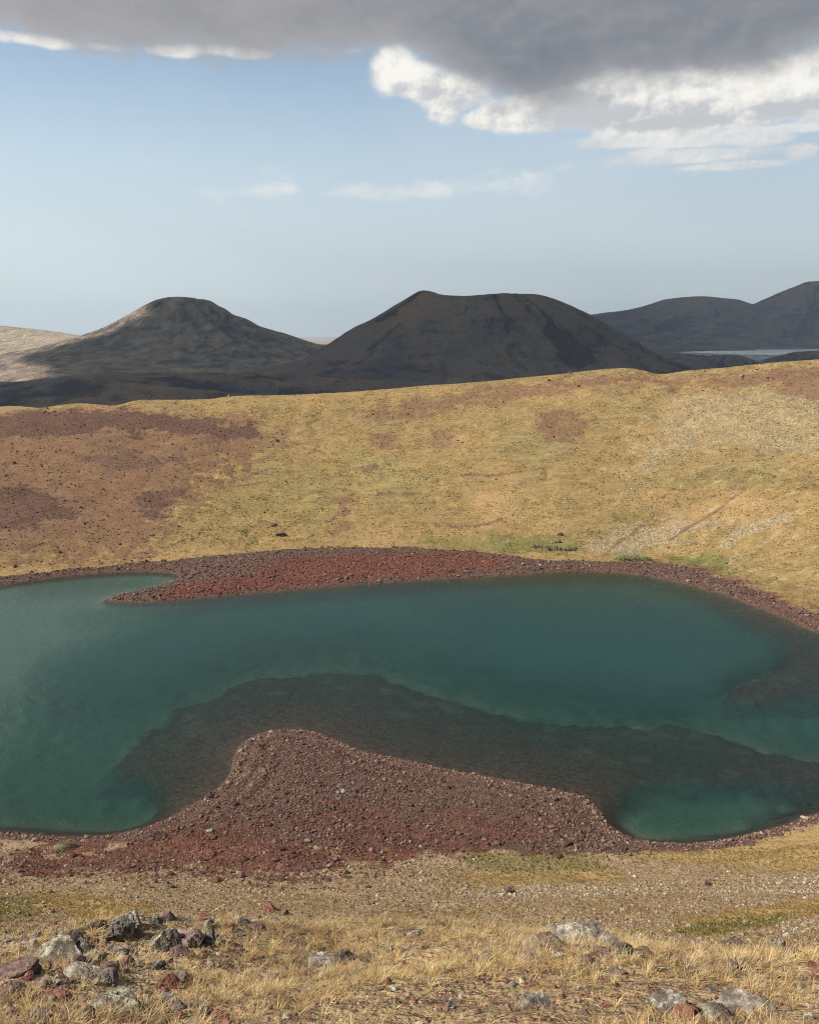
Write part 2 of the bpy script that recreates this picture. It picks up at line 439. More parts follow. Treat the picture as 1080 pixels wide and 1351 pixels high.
# ------------------------------------------------------------------ materials
def ground_material():
    m, g, out = material('crater_ground')
    p = g.pos()
    red, green, pale = g.chan('zone_a')
    gold, crimson, bench = g.chan('zone_b')
    gravel, fore, bed = g.chan('zone_c')
    n_big = g.noise(p, .03, 4, .6); n_mid = g.noise(p, .22, 5, .65); n_fine = g.noise(p, 1.6, 4, .7); n_mic = g.noise(p, 11, 4, .7)
    pst = g.scalev(p, (.5, 1.1, 1.1)); n_str = g.noise(pst, .8, 5, .7, .6)
    cell = g.voro(p, 1.7, 'Color'); sp = g.new('ShaderNodeSeparateColor'); g.put(sp.inputs[0], cell); cr, cg = E(g.t, sp.outputs[0]), E(g.t, sp.outputs[1])
    cell2 = g.voro(p, 5.0, 'Color'); sp2 = g.new('ShaderNodeSeparateColor'); g.put(sp2.inputs[0], cell2); dr, dg = E(g.t, sp2.outputs[0]), E(g.t, sp2.outputs[1])
    grass = g.mix(n_str.step(.32, .68), (.235, .155, .062), (.40, .265, .105))
    grass = g.mix(n_mid.step(.42, .7) * .65, grass, (.27, .20, .085))
    grass = g.mix(n_big.step(.5, .68) * .6, grass, (.30, .25, .10)); grass = g.mix(n_big.step(.46, .34) * .6, grass, (.40, .255, .115)); grass = g.mix(g.noise(g.scalev(p, (.6, 1, 1.6)), .09, 5, .65).step(.52, .68) * .55, grass, (.23, .165, .085))
    grass = g.mix(n_fine.step(.55, .75) * .5, grass, (.215, .145, .068))
    grn = g.mix(n_fine, (.13, .125, .035), (.24, .205, .07))
    c = g.mix((green + (n_mid - .5) * .5).step(.15, .95), grass, grn)
    gld = g.mix(n_fine, (.33, .22, .08), (.46, .325, .135))
    c = g.mix((gold + (n_mid - .5) * .8).step(.25, .85), c, gld)
    terr_shade = g.noise(g.scalev(p, (.05, .42, .42)), 1.0, 5, .6, .8)
    c = g.mix((terr_shade.step(.5, .56) * terr_shade.step(.64, .58)) * n_big.step(.42, .55) * .42, c, (.15, .105, .055))  # brown lines: shading of the slope's terraces put into the ground colour
    rt = g.new('ShaderNodeVectorRotate'); rt.rotation_type = 'Z_AXIS'; rt.inputs['Angle'].default_value = -.62; g.put(rt.inputs['Vector'], p)
    spx = g.new('ShaderNodeSeparateXYZ'); g.put(spx.inputs[0], p); px_ = E(g.t, spx.outputs[0])
    dz = g.noise(g.scalev(E(g.t, rt.outputs[0]), (.045, .33, .33)), 1.0, 6, .65, .5)
    c = g.mix(dz.step(.54, .68) * px_.step(30, 130) * (1.0 - gravel).clamp() * .55, c, (.46, .38, .235))
    c = g.mix(dz.step(.46, .36) * px_.step(30, 130) * (1.0 - gravel).clamp() * .45, c, (.20, .145, .075))
    pl = g.mix(cr, (.22, .18, .12), (.46, .40, .28))
    c = g.mix((pale * .72 + (n_fine - .5) * 1.3 + (cg - .5) * .5).step(.45, .75), c, pl)
    rd = g.mix(cr, (.095, .055, .047), (.25, .145, .10)); rd = g.mix(n_mid * .6, rd, (.20, .11, .075)); rd = g.mix(red.step(.84, .7) * (.55 + n_mid * .5), rd, (.20, .108, .06)); rd = g.mix(red.step(.74, .86) * .85, rd, g.mix(cr, (.065, .031, .026), (.135, .072, .055)))
    c = g.mix((red + (n_fine - .5) * 1.0 + (n_mid - .5) * 1.5 + (n_str - .5) * .9).step(.05, .75) * .92, c, rd)
    gv = g.mix(dr, (.15, .10, .062), (.43, .315, .195)); gv = g.mix((n_fine * 1.2).step(.4, .8) * .55, gv, (.36, .25, .12))
    c = g.mix((gravel + (n_fine - .5) * .7).step(.2, .7) * (1.0 - gold * .9) * (1.0 - green * .8), c, gv)
    bn = g.mix(cr, (.075, .043, .033), (.18, .11, .08)); bn = g.mix(dg * .5, bn, (.09, .048, .038))
    c = g.mix(bench.step(.3, .7), c, bn)
    cm = g.mix(cr, (.08, .033, .024), (.22, .088, .06)); cm = g.mix(dg * .5, cm, (.125, .052, .037))
    c = g.mix((crimson + (n_fine - .5) * .9).step(.3, .7), c, cm)
    fr = g.mix(n_mic.step(.35, .7), (.24, .165, .09), (.48, .345, .185)); fr = g.mix((n_fine).step(.52, .66), fr, (.17, .09, .06))
    c = g.mix(fore, c, fr)
    bdk = g.mix(cr, (.045, .032, .026), (.105, .073, .056)); 
    bsl = g.mix(n_mid, (.19, .20, .148), (.29, .285, .215))
    sl_ = g.attr_e('silt_glare'); bd = g.mix(sl_.clamp(), bdk, bsl); bd = g.mix((sl_ - 1.0).clamp(), bd, (.36, .33, .29))  # silt up to one; above that the bed is paled to imitate sky glare
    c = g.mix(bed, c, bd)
    hgt = n_fine * .75 + n_mic * .12 + n_str * .9 + n_mid * 1.0 + g.voro(p, 1.7) * .35 * (bench + red * .6 + gravel * .5)
    nm = g.bump(hgt, .9, .55)
    principled(g, out, c, .95, .1, nm)
    return m
G.attr_e = lambda s, name: E(s.t, s.attr(name).outputs['Fac'])

def far_material():
    m, g, out = material('lava_country')
    p = g.pos()
    dry, brown, strk = g.chan('tone')
    n1 = g.noise(p, .004, 6, .62); n2 = g.noise(g.scalev(p, (1, .55, 1)), .02, 6, .65); n3 = g.noise(p, .09, 4, .65)
    n4 = g.noise(g.scalev(p, (.8, .35, 2.2)), .011, 7, .68, 1.2)
    dark = g.mix(n1.step(.38, .62), (.105, .10, .108), (.205, .182, .162))
    dark = g.mix(n4.step(.48, .6) * .85, dark, (.024, .024, .032))
    dark = g.mix(n4.step(.46, .36) * .7, dark, (.16, .14, .12))
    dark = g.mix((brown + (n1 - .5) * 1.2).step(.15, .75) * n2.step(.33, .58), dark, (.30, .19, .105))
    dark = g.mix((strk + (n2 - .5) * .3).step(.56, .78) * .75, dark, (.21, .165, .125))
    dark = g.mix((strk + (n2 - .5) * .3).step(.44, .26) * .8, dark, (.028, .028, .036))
    dark = g.mix(n3.step(.52, .7) * .45, dark, (.04, .038, .042))
    tan = g.mix(n2.step(.35, .65), (.34, .265, .175), (.52, .42, .30))
    tan = g.mix(n3.step(.55, .75) * .5, tan, (.15, .12, .08))
    c = g.mix((dry + (n2 - .5) * .6).step(.3, .7), dark, tan)
    nm = g.bump(n2 * 1.0 + n4 * .8 + n3 * .3, 1.0, 34)
    principled(g, out, c, .95, .1, nm)
    return m

def water_material(name, teal=True):
    m, g, out = material(name)
    p = g.pos()
    w = g.noise(g.scalev(p, (.7, 1.3, 1)), 1.1, 3, .6)
    w2 = g.noise(g.scalev(p, (.6, 1.2, 1)), .12, 3, .6)
    nm = g.bump(w * .7 + w2 * 1.1, .36, .12)
    gl = g.new('ShaderNodeBsdfGlossy'); g.put(gl.inputs['Roughness'], g.noise(g.scalev(p, (1, 2.2, 1)), .022, 5, .65, .6).step(.38, .66) * .2 + .04); gl.inputs['Color'].default_value = (.78, .82, .84, 1)
    g.t.links.new(nm.o, gl.inputs['Normal'])
    fr = g.new('ShaderNodeFresnel'); fr.inputs['IOR'].default_value = 1.333; g.t.links.new(nm.o, fr.inputs['Normal'])
    mx = g.new('ShaderNodeMixShader'); g.t.links.new(fr.outputs[0], mx.inputs[0]); g.t.links.new(gl.outputs[0], mx.inputs[2])
    if teal:
        tr = g.new('ShaderNodeBsdfTransparent'); g.t.links.new(g.attr('through').outputs['Color'], tr.inputs['Color'])
        df = g.new('ShaderNodeBsdfDiffuse'); g.t.links.new(g.attr('murk').outputs['Color'], df.inputs['Color'])
        ad = g.new('ShaderNodeAddShader'); g.t.links.new(tr.outputs[0], ad.inputs[0]); g.t.links.new(df.outputs[0], ad.inputs[1])
        g.t.links.new(ad.outputs[0], mx.inputs[1])
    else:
        df = g.new('ShaderNodeBsdfDiffuse'); df.inputs['Color'].default_value = (.66, .70, .72, 1); gl.inputs['Roughness'].default_value = .4  # bright diffuse colour stands in for the sky's reflection
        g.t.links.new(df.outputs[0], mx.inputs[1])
    g.t.links.new(mx.outputs[0], out.inputs['Surface'])
    return m

def attr_material(name, attr='tint', rough=.95, noise_scale=None, translucent=0.0):
    m, g, out = material(name)
    n = g.attr(attr); c = E(g.t, n.outputs['Color'])
    if noise_scale:
        k = g.noise(g.pos(), noise_scale, 4, .7)
        c = g.mix(k.step(.3, .7), g.mix(.55, c, (0, 0, 0)), c)
    b = principled(g, out, c, rough, .1)
    if translucent:
        tl = g.new('ShaderNodeBsdfTranslucent'); g.put(tl.inputs['Color'], c)
        mx = g.new('ShaderNodeMixShader'); mx.inputs[0].default_value = translucent
        g.t.links.new(b.outputs[0], mx.inputs[1]); g.t.links.new(tl.outputs[0], mx.inputs[2]); g.t.links.new(mx.outputs[0], out.inputs['Surface'])
    return m

def rock_material(name, dark, light, lichen, amount, red=None):
    m, g, out = material(name)
    p = g.pos()
    n1 = g.noise(p, 1.7, 5, .65); n2 = g.noise(p, 7, 6, .7); n3 = g.noise(p, 28, 4, .7)
    c = g.mix(n2.step(.35, .68), dark, light)
    if red: c = g.mix(n1.step(.5, .62) * .7, c, red)
    geo = g.new('ShaderNodeNewGeometry'); sp = g.new('ShaderNodeSeparateXYZ'); g.t.links.new(geo.outputs['Normal'], sp.inputs[0])
    up = E(g.t, sp.outputs[2])
    li = (n2 * .7 + n1 * .5 + up * .22 + (amount - .82)).step(.42, .56)
    lc = g.mix(n3, tuple(x * .8 for x in lichen), tuple(min(.85, x * 1.32) for x in lichen))
    c = g.mix(li * (.35 + .6 * n3.step(.35, .6)), c, lc)
    c = g.mix(n3.step(.62, .72) * .55, c, tuple(x * .55 for x in dark))
    nm = g.bump(n2 * .8 + n3 * .45, .85, .07)
    principled(g, out, c, .92, .15, nm)
    return m

M_ground = ground_material(); M_far = far_material()
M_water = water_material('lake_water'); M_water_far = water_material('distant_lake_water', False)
M_stone = attr_material('loose_stone', 'tint', .92, 9)
M_grass = attr_material('dry_grass', 'tint', .8, None, .4)
M_tuss = attr_material('tussock', 'tint', .9, None, .45)

# ------------------------------------------------------------------ crater sheet
def build_crater():
    c0y = -3.0
    A = np.concatenate([np.linspace(-pi, -.64, 44)[:-1], np.linspace(-.64, .64, 600), np.linspace(.64, pi, 44)[1:-1]])
    R = [0.6]
    while R[-1] < 950:
        r = R[-1]
        if r < 34: d = max(.05, .011 * r)
        elif r < 130: d = .33
        elif r < 215: d = .8
        elif r < 425: d = .62
        elif r < 470: d = 3
        else: d = .06 * r
        R.append(r + d)
    R = np.array(R)
    AA, RR = np.meshgrid(A, R)
    X = (np.sin(AA) * RR).ravel(); Y = (np.cos(AA) * RR + c0y).ravel()
    Z = height(X, Y)
    # past the mapped square the outer flank goes on down
    far = np.hypot(X, Y - 180)
    over = np.maximum(np.abs(X) - 455, 0) + np.maximum(Y - 635, 0) + np.maximum(-115 - Y, 0)
    Z = Z - .3 * over
    z = zones(X, Y)
    sf = bil(g_shelf, X, Y); rs = bil(g_rsh, X, Y); sh = bil(g_sh, X, Y)
    dep = -Z
    nn = fbm(X / 5, Y / 3, 4, 83)
    silt_glare = sstep(-1.6, 3.4, sf + 3.0 * nn + 2.2 * fbm(X / 18, Y / 18, 3, 91)) * sstep(-2.2, 2.2, rs + 3.5 * nn) * sstep(2.1, 4.0, dep + .6 * nn)
    glare = sstep(16, -20, bil(g_glare, X, Y) + 3 * nn) * sstep(.6, 1.6, dep); silt_glare = np.maximum(silt_glare, glare * 2.0)  # left side: sky glare on the water painted into the bed colour
    silt_glare = np.maximum(silt_glare, 1.0 * sstep(1.2, -3, bil(g_pk, X, Y) + 2 * nn) * sstep(.8, 1.8, dep))
    silt_glare = np.maximum(silt_glare, .22 * sstep(.2, .55, nn) * sstep(.9, 1.8, dep))
    nc = len(A)
    f = grid_faces(len(R), nc, True)
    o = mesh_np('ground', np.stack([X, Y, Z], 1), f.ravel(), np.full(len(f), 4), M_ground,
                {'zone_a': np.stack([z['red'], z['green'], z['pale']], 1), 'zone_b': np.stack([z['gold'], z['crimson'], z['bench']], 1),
                 'zone_c': np.stack([z['gravel'], z['fore'], z['bed']], 1), 'silt_glare': silt_glare})
    tag(o, kind='structure')
build_crater()

def build_lake():
    xs = np.arange(-175, 150, .7); ys = np.arange(100, 290, .7)
    XX, YY = np.meshgrid(xs, ys)
    sh = bil(g_sh, XX.ravel(), YY.ravel())
    keep = sh < 1.2
    idx = -np.ones(XX.size, int); idx[keep] = np.arange(keep.sum())
    f = grid_faces(len(ys), len(xs)); f = f[keep[f].all(1)]
    X = XX.ravel()[keep]; Y = YY.ravel()[keep]
    dep = np.maximum(-height(X, Y), 0)
    dist = np.sqrt(X ** 2 + Y ** 2 + 6400.)
    path = dep * (1.6 + .35)
    K = np.array([.195, .125, .135])
    T = np.exp(-path[:, None] * K * np.array([1, 1, 1.]))
    murk = (1 - np.exp(-(path[:, None] * np.array([.085, .09, .09])) ** 1.35)) * np.array([.0115, .046, .0425])
    mx = idx[f]
    o = mesh_np('lake', np.stack([X, Y, np.zeros_like(X)], 1), mx.ravel(), np.full(len(mx), 4), M_water, {'through': T, 'murk': murk})
    tag(o, kind='structure')
build_lake()

# ------------------------------------------------------------------ far country
def plain_z(x, y, with_rid=False):
    d = np.hypot(x, y)
    z = -75 - 20 * sstep(1200, 3300, d) * sstep(4600, 3600, d) - 175 * sstep(8600, 14000, d)
    n = fbm(x / 520, y / 260, 5, 101)
    rug = sstep(3000, 1500, d) + .25 * sstep(4500, 3000, d)
    z = z + rug * 24 * n
    rid = 1 - np.abs(fbm(x / 420, y / 170, 5, 111)); z = z + rug * 26 * (rid - .75)
    z = z + 42 * np.exp(-((y - 1900 - .25 * x) / 420) ** 2) * sstep(700, -500, x)
    z = z - 40 * sstep(900, 500, d)
    return (z, rid) if with_rid else z

def build_plain():
    A = np.concatenate([np.linspace(-pi, -.62, 30)[:-1], np.linspace(-.62, .62, 460), np.linspace(.62, pi, 30)[1:-1]])
    R = np.concatenate([np.geomspace(420, 5200, 300), np.geomspace(5300, 26000, 50)])
    AA, RR = np.meshgrid(A, R)
    X = (np.sin(AA) * RR).ravel(); Y = (np.cos(AA) * RR).ravel()
    Z, rid = plain_z(X, Y, True)
    flat = sstep(1, .7, np.hypot((X - 2500) / 1500, (Y - 4900) / 1300))
    Z = Z * (1 - flat) + -77 * flat
    dry = sstep(-1000, -1500, X + .25 * (Y - 2300) * 0 + 250 * fbm(X / 600, Y / 300, 3, 131)) * sstep(1900, 2500, Y)
    dry = np.maximum(dry, sstep(6500, 8500, np.hypot(X, Y)))
    f = grid_faces(len(R), len(A), True)
    o = mesh_np('terrain', np.stack([X, Y, Z], 1), f.ravel(), np.full(len(f), 4), M_far, {'tone': np.stack([dry, .12 + .75 * sstep(.74, .95, rid), .5 + .55 * fbm(X / 150, Y / 60, 5, 361, .6)], 1)})
    tag(o, kind='structure')
build_plain()

def hill(u, v, D, profile, base_v, nz=1.0, gully=0., crater=None, tone=(0, .3), squash=1.0, seed=0, top=None, skew=0.0, lean=None):
    """a cinder cone or rise: profile = [(radius px, height share)], real size from its distance"""
    cx, cy, cz = at_dist(u, v, D)
    _, _, bz = at_dist(u, base_v, D)
    px = D / F / math.cos(0.15)
    rp = np.array([p[0] for p in profile]) * px; hp = np.array([p[1] for p in profile])
    na, nr = 560, 230
    t = np.linspace(0, 1, nr); r = t * rp[-1]
    AA, RR = np.meshgrid(np.linspace(0, 2 * pi, na, endpoint=False), r)
    X0 = np.cos(AA) * RR; Y0 = np.sin(AA) * RR * squash
    wob = 1 + .035 * fbm(np.cos(AA) * 1.5 + seed, np.sin(AA) * 1.5, 3, 200 + seed)
    rr = RR * wob
    if lean is not None:   # different reach to either side
        rr = rr * (1 + lean * np.cos(AA))
    h = np.interp(rr, rp, hp)
    hs = (h + np.interp(rr - rp[-1] * .012, rp, hp) + np.interp(rr + rp[-1] * .012, rp, hp)) / 3
    H = cz - bz
    Z = bz + H * hs
    slope = np.clip(hs * (1 - hs) * 4, 0, 1)
    X = cx + X0; Y = cy + Y0
    gn = fbm(AA * 4.5 / 1.0 + 9 * np.sin(AA), RR / rp[-1] * 1.2 + seed, 4, 300 + seed)
    Z = Z + 1.5 * gully * H * slope * gn
    Z = Z + nz * H * .05 * fbm(X / (rp[-1] * .16), Y / (rp[-1] * .16), 5, 320 + seed) * np.clip(hs * 3, 0.1, 1)
    if top is not None: Z = Z + H * top(X0 / px, Y0 / px)
    ca_, sa_ = np.cos(AA) * 5.5, np.sin(AA) * 5.5
    wv = .8 * fbm(X / (rp[-1] * .22), Y / (rp[-1] * .22), 4, 340 + seed)
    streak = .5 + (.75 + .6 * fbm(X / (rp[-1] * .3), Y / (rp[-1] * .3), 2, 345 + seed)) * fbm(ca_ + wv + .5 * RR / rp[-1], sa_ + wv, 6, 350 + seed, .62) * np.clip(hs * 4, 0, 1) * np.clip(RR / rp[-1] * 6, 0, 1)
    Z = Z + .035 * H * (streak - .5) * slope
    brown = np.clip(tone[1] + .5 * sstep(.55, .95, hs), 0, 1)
    dry = np.full_like(Z, tone[0])
    f = grid_faces(nr, na, True)
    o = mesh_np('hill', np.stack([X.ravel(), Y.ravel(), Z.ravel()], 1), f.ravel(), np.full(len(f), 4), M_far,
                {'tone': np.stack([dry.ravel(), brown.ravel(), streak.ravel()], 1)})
    tag(o, kind='structure')
    return o

gs = lambda x, y, a, b, w, d=None: np.exp(-((x - a) / w) ** 2 - ((y - b) / (d or w)) ** 2)
# the middle cone with its shallow crater
hill(632, 389, 2650, [(0, .93), (45, .94), (70, .99), (79, .985), (110, .84), (150, .62), (190, .385), (225, .19), (260, .08), (330, -.1)], 492, .5, .10, tone=(0, .45), seed=1,
     top=lambda x, y: .075 * gs(x, y, -72, -20, 26, 50) + .01 * gs(x, y, 72, 0, 30) - .03 * gs(x, y, -20, 0, 30, 60))
# the left cone, half in sun
hill(236, 391, 3800, [(0, 1), (14, .99), (27, .955), (44, .86), (60, .76), (80, .645), (100, .54), (130, .43), (170, .28), (230, .16), (320, .05), (430, -.12)], 482, .6, .06, tone=(.46, .5), seed=2,
     top=lambda x, y: .045 * gs(x, y, 38, 0, 9, 30) + .03 * gs(x, y, 55, 0, 7, 30) - .02 * gs(x, y, 64, 0, 7, 40) + .02 * gs(x, y, 84, 0, 8, 30))
# far left rise in the sun
hill(-70, 425, 4700, [(0, 1), (60, .9), (110, .7), (165, .5), (240, .3), (340, 0)], 464, 1.2, .05, tone=(1, .5), seed=3)
# right hand ridge and cone
hill(925, 391, 7600, [(0, 1), (14, .985), (46, .94), (66, .82), (100, .7), (150, .59), (230, .42), (330, .18), (430, -.1)], 455, .6, .04, tone=(0, .3), seed=4, squash=.35)
hill(1082, 371, 7000, [(0, .98), (16, 1), (40, .87), (82, .62), (120, .45), (170, .24), (240, .08), (330, -.12)], 457, .4, .05, tone=(0, .25), seed=5, squash=.45)
# low mounds before the distant lake
hill(958, 467.5, 3500, [(0, 1), (18, .93), (36, .6), (52, .2), (72, -.1)], 486, .6, .02, tone=(.0, .5), seed=6, squash=.8)
hill(1082, 462.5, 3600, [(0, 1), (30, .92), (58, .55), (82, .15), (110, -.1)], 484, .6, .02, tone=(.0, .4), seed=7, squash=.8)

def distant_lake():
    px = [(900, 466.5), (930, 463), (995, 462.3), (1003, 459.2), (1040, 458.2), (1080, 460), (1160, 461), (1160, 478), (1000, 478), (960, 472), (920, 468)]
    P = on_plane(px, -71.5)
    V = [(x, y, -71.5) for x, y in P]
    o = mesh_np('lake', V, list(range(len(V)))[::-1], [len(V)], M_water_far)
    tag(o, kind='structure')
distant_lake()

# ------------------------------------------------------------------ loose stones and tussocks
ico = None
def ico_base(sub):
    import bmesh
    bm = bmesh.new(); bmesh.ops.create_icosphere(bm, subdivisions=sub, radius=1.0)
    V = np.array([v.co[:] for v in bm.verts]); Fc = np.array([[v.index for v in f.verts] for f in bm.faces]); bm.free()
    return V, Fc

def scatter_stones(name, P, size, tint, var=16, sub=1, flat=.7):
    V0, F0 = ico_base(sub)
    variants = []
    r2 = np.random.default_rng(hash(name) % 1000 if False else len(name))
    for k in range(var):
        V = V0 * (1 + r2.uniform(-.25, .3, (len(V0), 1)))
        for _ in range(6):
            n = r2.normal(size=3); n /= np.linalg.norm(n); d = r2.uniform(.45, .8)
            e = V @ n - d; V = V - np.where(e > 0, e, 0)[:, None] * n
        variants.append(V)
    variants = np.array(variants)
    n = len(P)
    k = rng.integers(0, var, n)
    V = variants[k]
    sc3 = np.stack([rng.uniform(.75, 1.35, n), rng.uniform(.75, 1.35, n), rng.uniform(.5, .95, n) * flat / .7], 1) * size[:, None] * .5
    V = V * sc3[:, None, :]
    a = rng.uniform(0, 2 * pi, n); ca, sa = np.cos(a), np.sin(a)
    b = rng.normal(0, .3, n); cb, sb = np.cos(b), np.sin(b)
    x, y, z = V[..., 0], V[..., 1], V[..., 2]
    y, z = y * cb[:, None] - z * sb[:, None], y * sb[:, None] + z * cb[:, None]
    x, y = x * ca[:, None] - y * sa[:, None], x * sa[:, None] + y * ca[:, None]
    V = np.stack([x + P[:, 0:1], y + P[:, 1:2], z + P[:, 2:3] + (size * .12)[:, None]], -1)
    nv = len(V0)
    Fc = (F0[None] + (np.arange(n) * nv)[:, None, None]).reshape(-1, 3)
    o = mesh_np(name, V.reshape(-1, 3), Fc.ravel(), np.full(len(Fc), 3), M_stone, {'tint': np.repeat(tint, nv, 0)}, smooth=False)
    return tag(o, kind='stuff')

def pick(cols, n, v=.25):
    c = np.array(cols)[rng.integers(0, len(cols), n)]
    return np.clip(c * rng.uniform(1 - v, 1 + v, (n, 1)), 0.01, .8)

RED = [(.13, .066, .045), (.18, .09, .058), (.09, .046, .037), (.23, .14, .09)]
CRIM = [(.175, .075, .05), (.13, .053, .037), (.225, .11, .075), (.095, .05, .038), (.16, .09, .064)]
PURP = [(.135, .08, .06), (.18, .108, .08), (.085, .053, .043), (.23, .15, .112), (.165, .08, .057), (.26, .185, .14)]
GREY = [(.38, .295, .20), (.30, .215, .138), (.19, .13, .088), (.47, .38, .27), (.23, .14, .095)]
PALE = [(.46, .40, .28), (.38, .32, .22), (.5, .45, .34), (.28, .22, .15)]

def wedge(n, y0, y1, power=1.0, tmax=.68):
    t = rng.uniform(-tmax, tmax, n)
    q = rng.uniform(0, 1, n)
    y = (y0 ** power + q * (y1 ** power - y0 ** power)) ** (1 / power)
    return t * y, y

# stones: on the shore benches and spits
def stones_all():
    # near spit and near red scree
    X, Y = wedge(300000, 95, 160, 2)
    sh = bil(g_sh, X, Y); z = zones(X, Y)
    w = np.maximum(z['bench'], z['crimson'] * .9) * sstep(.0, .5, sh)
    k = rng.uniform(0, 1, len(X)) < w * .8
    X, Y = X[k], Y[k]; cr = z['crimson'][k]
    n = len(X)
    bandn = fbm(X / 14, Y / 14, 3, 441) + .5 * np.sin(sh[k] * 1.3)
    size = rng.lognormal(math.log(.155), .58, n).clip(.08, 1.2) * (1 + .35 * bandn).clip(.5, 1.6)
    tint = np.where((rng.uniform(0, 1, n) < cr)[:, None], pick(CRIM, n), pick(PURP, n))
    li = rng.uniform(0, 1, n) < .018; tint[li] = pick(PALE, li.sum())
    tint = np.minimum(tint, .34) * (1 + .45 * sstep(4.2, .8, sh[k] + .8 * bandn))[:, None]; wet = sh[k] < .45; tint[wet] *= .5
    P = [np.stack([X, Y, height(X, Y)], 1)]; S = [size]; T = [tint]
    # far bench
    X, Y = wedge(90000, 195, 300, 1)
    sh = bil(g_sh, X, Y); z = zones(X, Y)
    k = rng.uniform(0, 1, len(X)) < z['bench'] * sstep(0, .6, sh)
    X, Y = X[k], Y[k]; n = len(X)
    size = rng.lognormal(math.log(.38), .5, n).clip(.18, 1.5)
    tint = np.where((rng.uniform(0, 1, n) < z['crimson'][k])[:, None], pick(CRIM, n) * np.array([1.4, 1.25, 1.3]), pick(PURP, n) * 1.1)
    P.append(np.stack([X, Y, height(X, Y)], 1)); S.append(size); T.append(tint)
    # near slope
    X, Y = wedge(110000, 45, 112, 1.6)
    z = zones(X, Y); ye = yeff(X, Y)
    band = .35 + .65 * sstep(-.1, .3, fbm(X / 12, Y / 5, 3, 401)) + z['pale']
    w = (z['gravel'] * band) * (1 - .93 * np.maximum(z['gold'], z['green'])) * (1 - z['bench']) * (1 - z['crimson'])
    k = rng.uniform(0, 1, len(X)) < w * .75
    X, Y = X[k], Y[k]; n = len(X)
    size = rng.lognormal(math.log(.17), .5, n).clip(.07, .9)
    tint = np.where((rng.uniform(0, 1, n) < z['pale'][k])[:, None], pick(PALE, n), pick(GREY, n))
    P.append(np.stack([X, Y, height(X, Y)], 1)); S.append(size); T.append(tint)
    # far wall
    X, Y = wedge(150000, 200, 410, 1)
    z = zones(X, Y); ba = bil(g_ba, X, Y)
    w = np.maximum(z['red'] * .5, z['pale'] * .3) + .012
    k = (rng.uniform(0, 1, len(X)) < w) & (ba > 0)
    X, Y = X[k], Y[k]; n = len(X)
    size = rng.lognormal(math.log(.3), .5, n).clip(.15, 1.5)
    tint = np.where((rng.uniform(0, 1, n) < z['pale'][k] * 1.2)[:, None], pick(PALE, n), pick(RED, n))
    P.append(np.stack([X, Y, height(X, Y)], 1)); S.append(size); T.append(tint)
    scatter_stones('scree', np.concatenate(P), np.concatenate(S), np.concatenate(T))
stones_all()

def tussocks():
    """low grass clumps: a ring of leaning blades each"""
    X1, Y1 = wedge(170000, 205, 412, 1.0)
    z = zones(X1, Y1); ba = bil(g_ba, X1, Y1)
    n1 = fbm(X1 / 6, Y1 / 4, 3, 451)
    k = (rng.uniform(0, 1, len(X1)) < (1 - 1.15 * z['red']).clip(.05, 1) * (1 - .6 * z['pale']) * sstep(-.6, .5, n1)) & (ba > 1)
    X1, Y1 = X1[k], Y1[k]; g1 = z['green'][k]; rd1 = z['red'][k]; r1 = rng.uniform(.25, .6, len(X1)); h1 = rng.uniform(.06, .17, len(X1))
    X2, Y2 = wedge(70000, 44, 112, 1.6)
    z2 = zones(X2, Y2)
    w = np.clip(.22 + .8 * np.maximum(z2['gold'], z2['green']) + .35 * sstep(0, .4, fbm(X2 / 6, Y2 / 3, 3, 461)), 0, 1) * (1 - z2['bench']) * (1 - .9 * z2['crimson'])
    k = rng.uniform(0, 1, len(X2)) < w
    X2, Y2 = X2[k], Y2[k]; g2 = z2['green'][k]; r2 = rng.uniform(.09, .26, len(X2)); h2 = rng.uniform(.07, .22, len(X2))
    X = np.concatenate([X1, X2]); Y = np.concatenate([Y1, Y2]); g_ = np.concatenate([g1, g2]); r = np.concatenate([r1, r2]); h = np.concatenate([h1, h2])
    n = len(X); Z = height(X, Y)
    nb = 6
    a = rng.uniform(0, 2 * pi, (n, 1)) + np.arange(nb)[None] * 2 * pi / nb + rng.normal(0, .25, (n, nb))
    ca, sa = np.cos(a), np.sin(a)
    w = (r * .45)[:, None]
    o1 = rng.uniform(.0, .35, (n, nb)) * r[:, None]; o2 = rng.uniform(.5, 1.1, (n, nb)) * r[:, None]
    hh = h[:, None] * rng.uniform(.6, 1.2, (n, nb))
    bx = X[:, None] + ca * o1; by = Y[:, None] + sa * o1
    p1 = np.stack([bx - sa * w, by + ca * w, Z[:, None] - .08 + 0 * a], -1)
    p2 = np.stack([bx + sa * w, by - ca * w, Z[:, None] - .08 + 0 * a], -1)
    p3 = np.stack([X[:, None] + ca * o2, Y[:, None] + sa * o2, Z[:, None] + hh], -1)
    V = np.stack([p1, p2, p3], 2).reshape(-1, 3)
    c = pick([(.39, .265, .105), (.33, .22, .085), (.44, .31, .135), (.28, .185, .075), (.37, .26, .115)], n, .2)
    cg = pick([(.17, .17, .04), (.23, .20, .055), (.13, .14, .03)], n, .2)
    rdz = np.concatenate([rd1, np.zeros(len(X2))]); rm = (rng.uniform(0, 1, n) < rdz * 1.3)[:, None]
    c = np.where(rm, pick([(.22, .125, .07), (.17, .09, .055), (.27, .165, .09)], n, .2), c)
    gm = (rng.uniform(0, 1, n) < g_ * .8)[:, None]
    c = np.where(gm, cg, c)
    tint = np.repeat(c, nb * 3, 0)
    Fc = np.arange(len(V))
    o = mesh_np('tussock_grass', V, Fc, np.full(len(V) // 3, 3), M_tuss, {'tint': tint}, smooth=False)
    tag(o, kind='stuff')
tussocks()

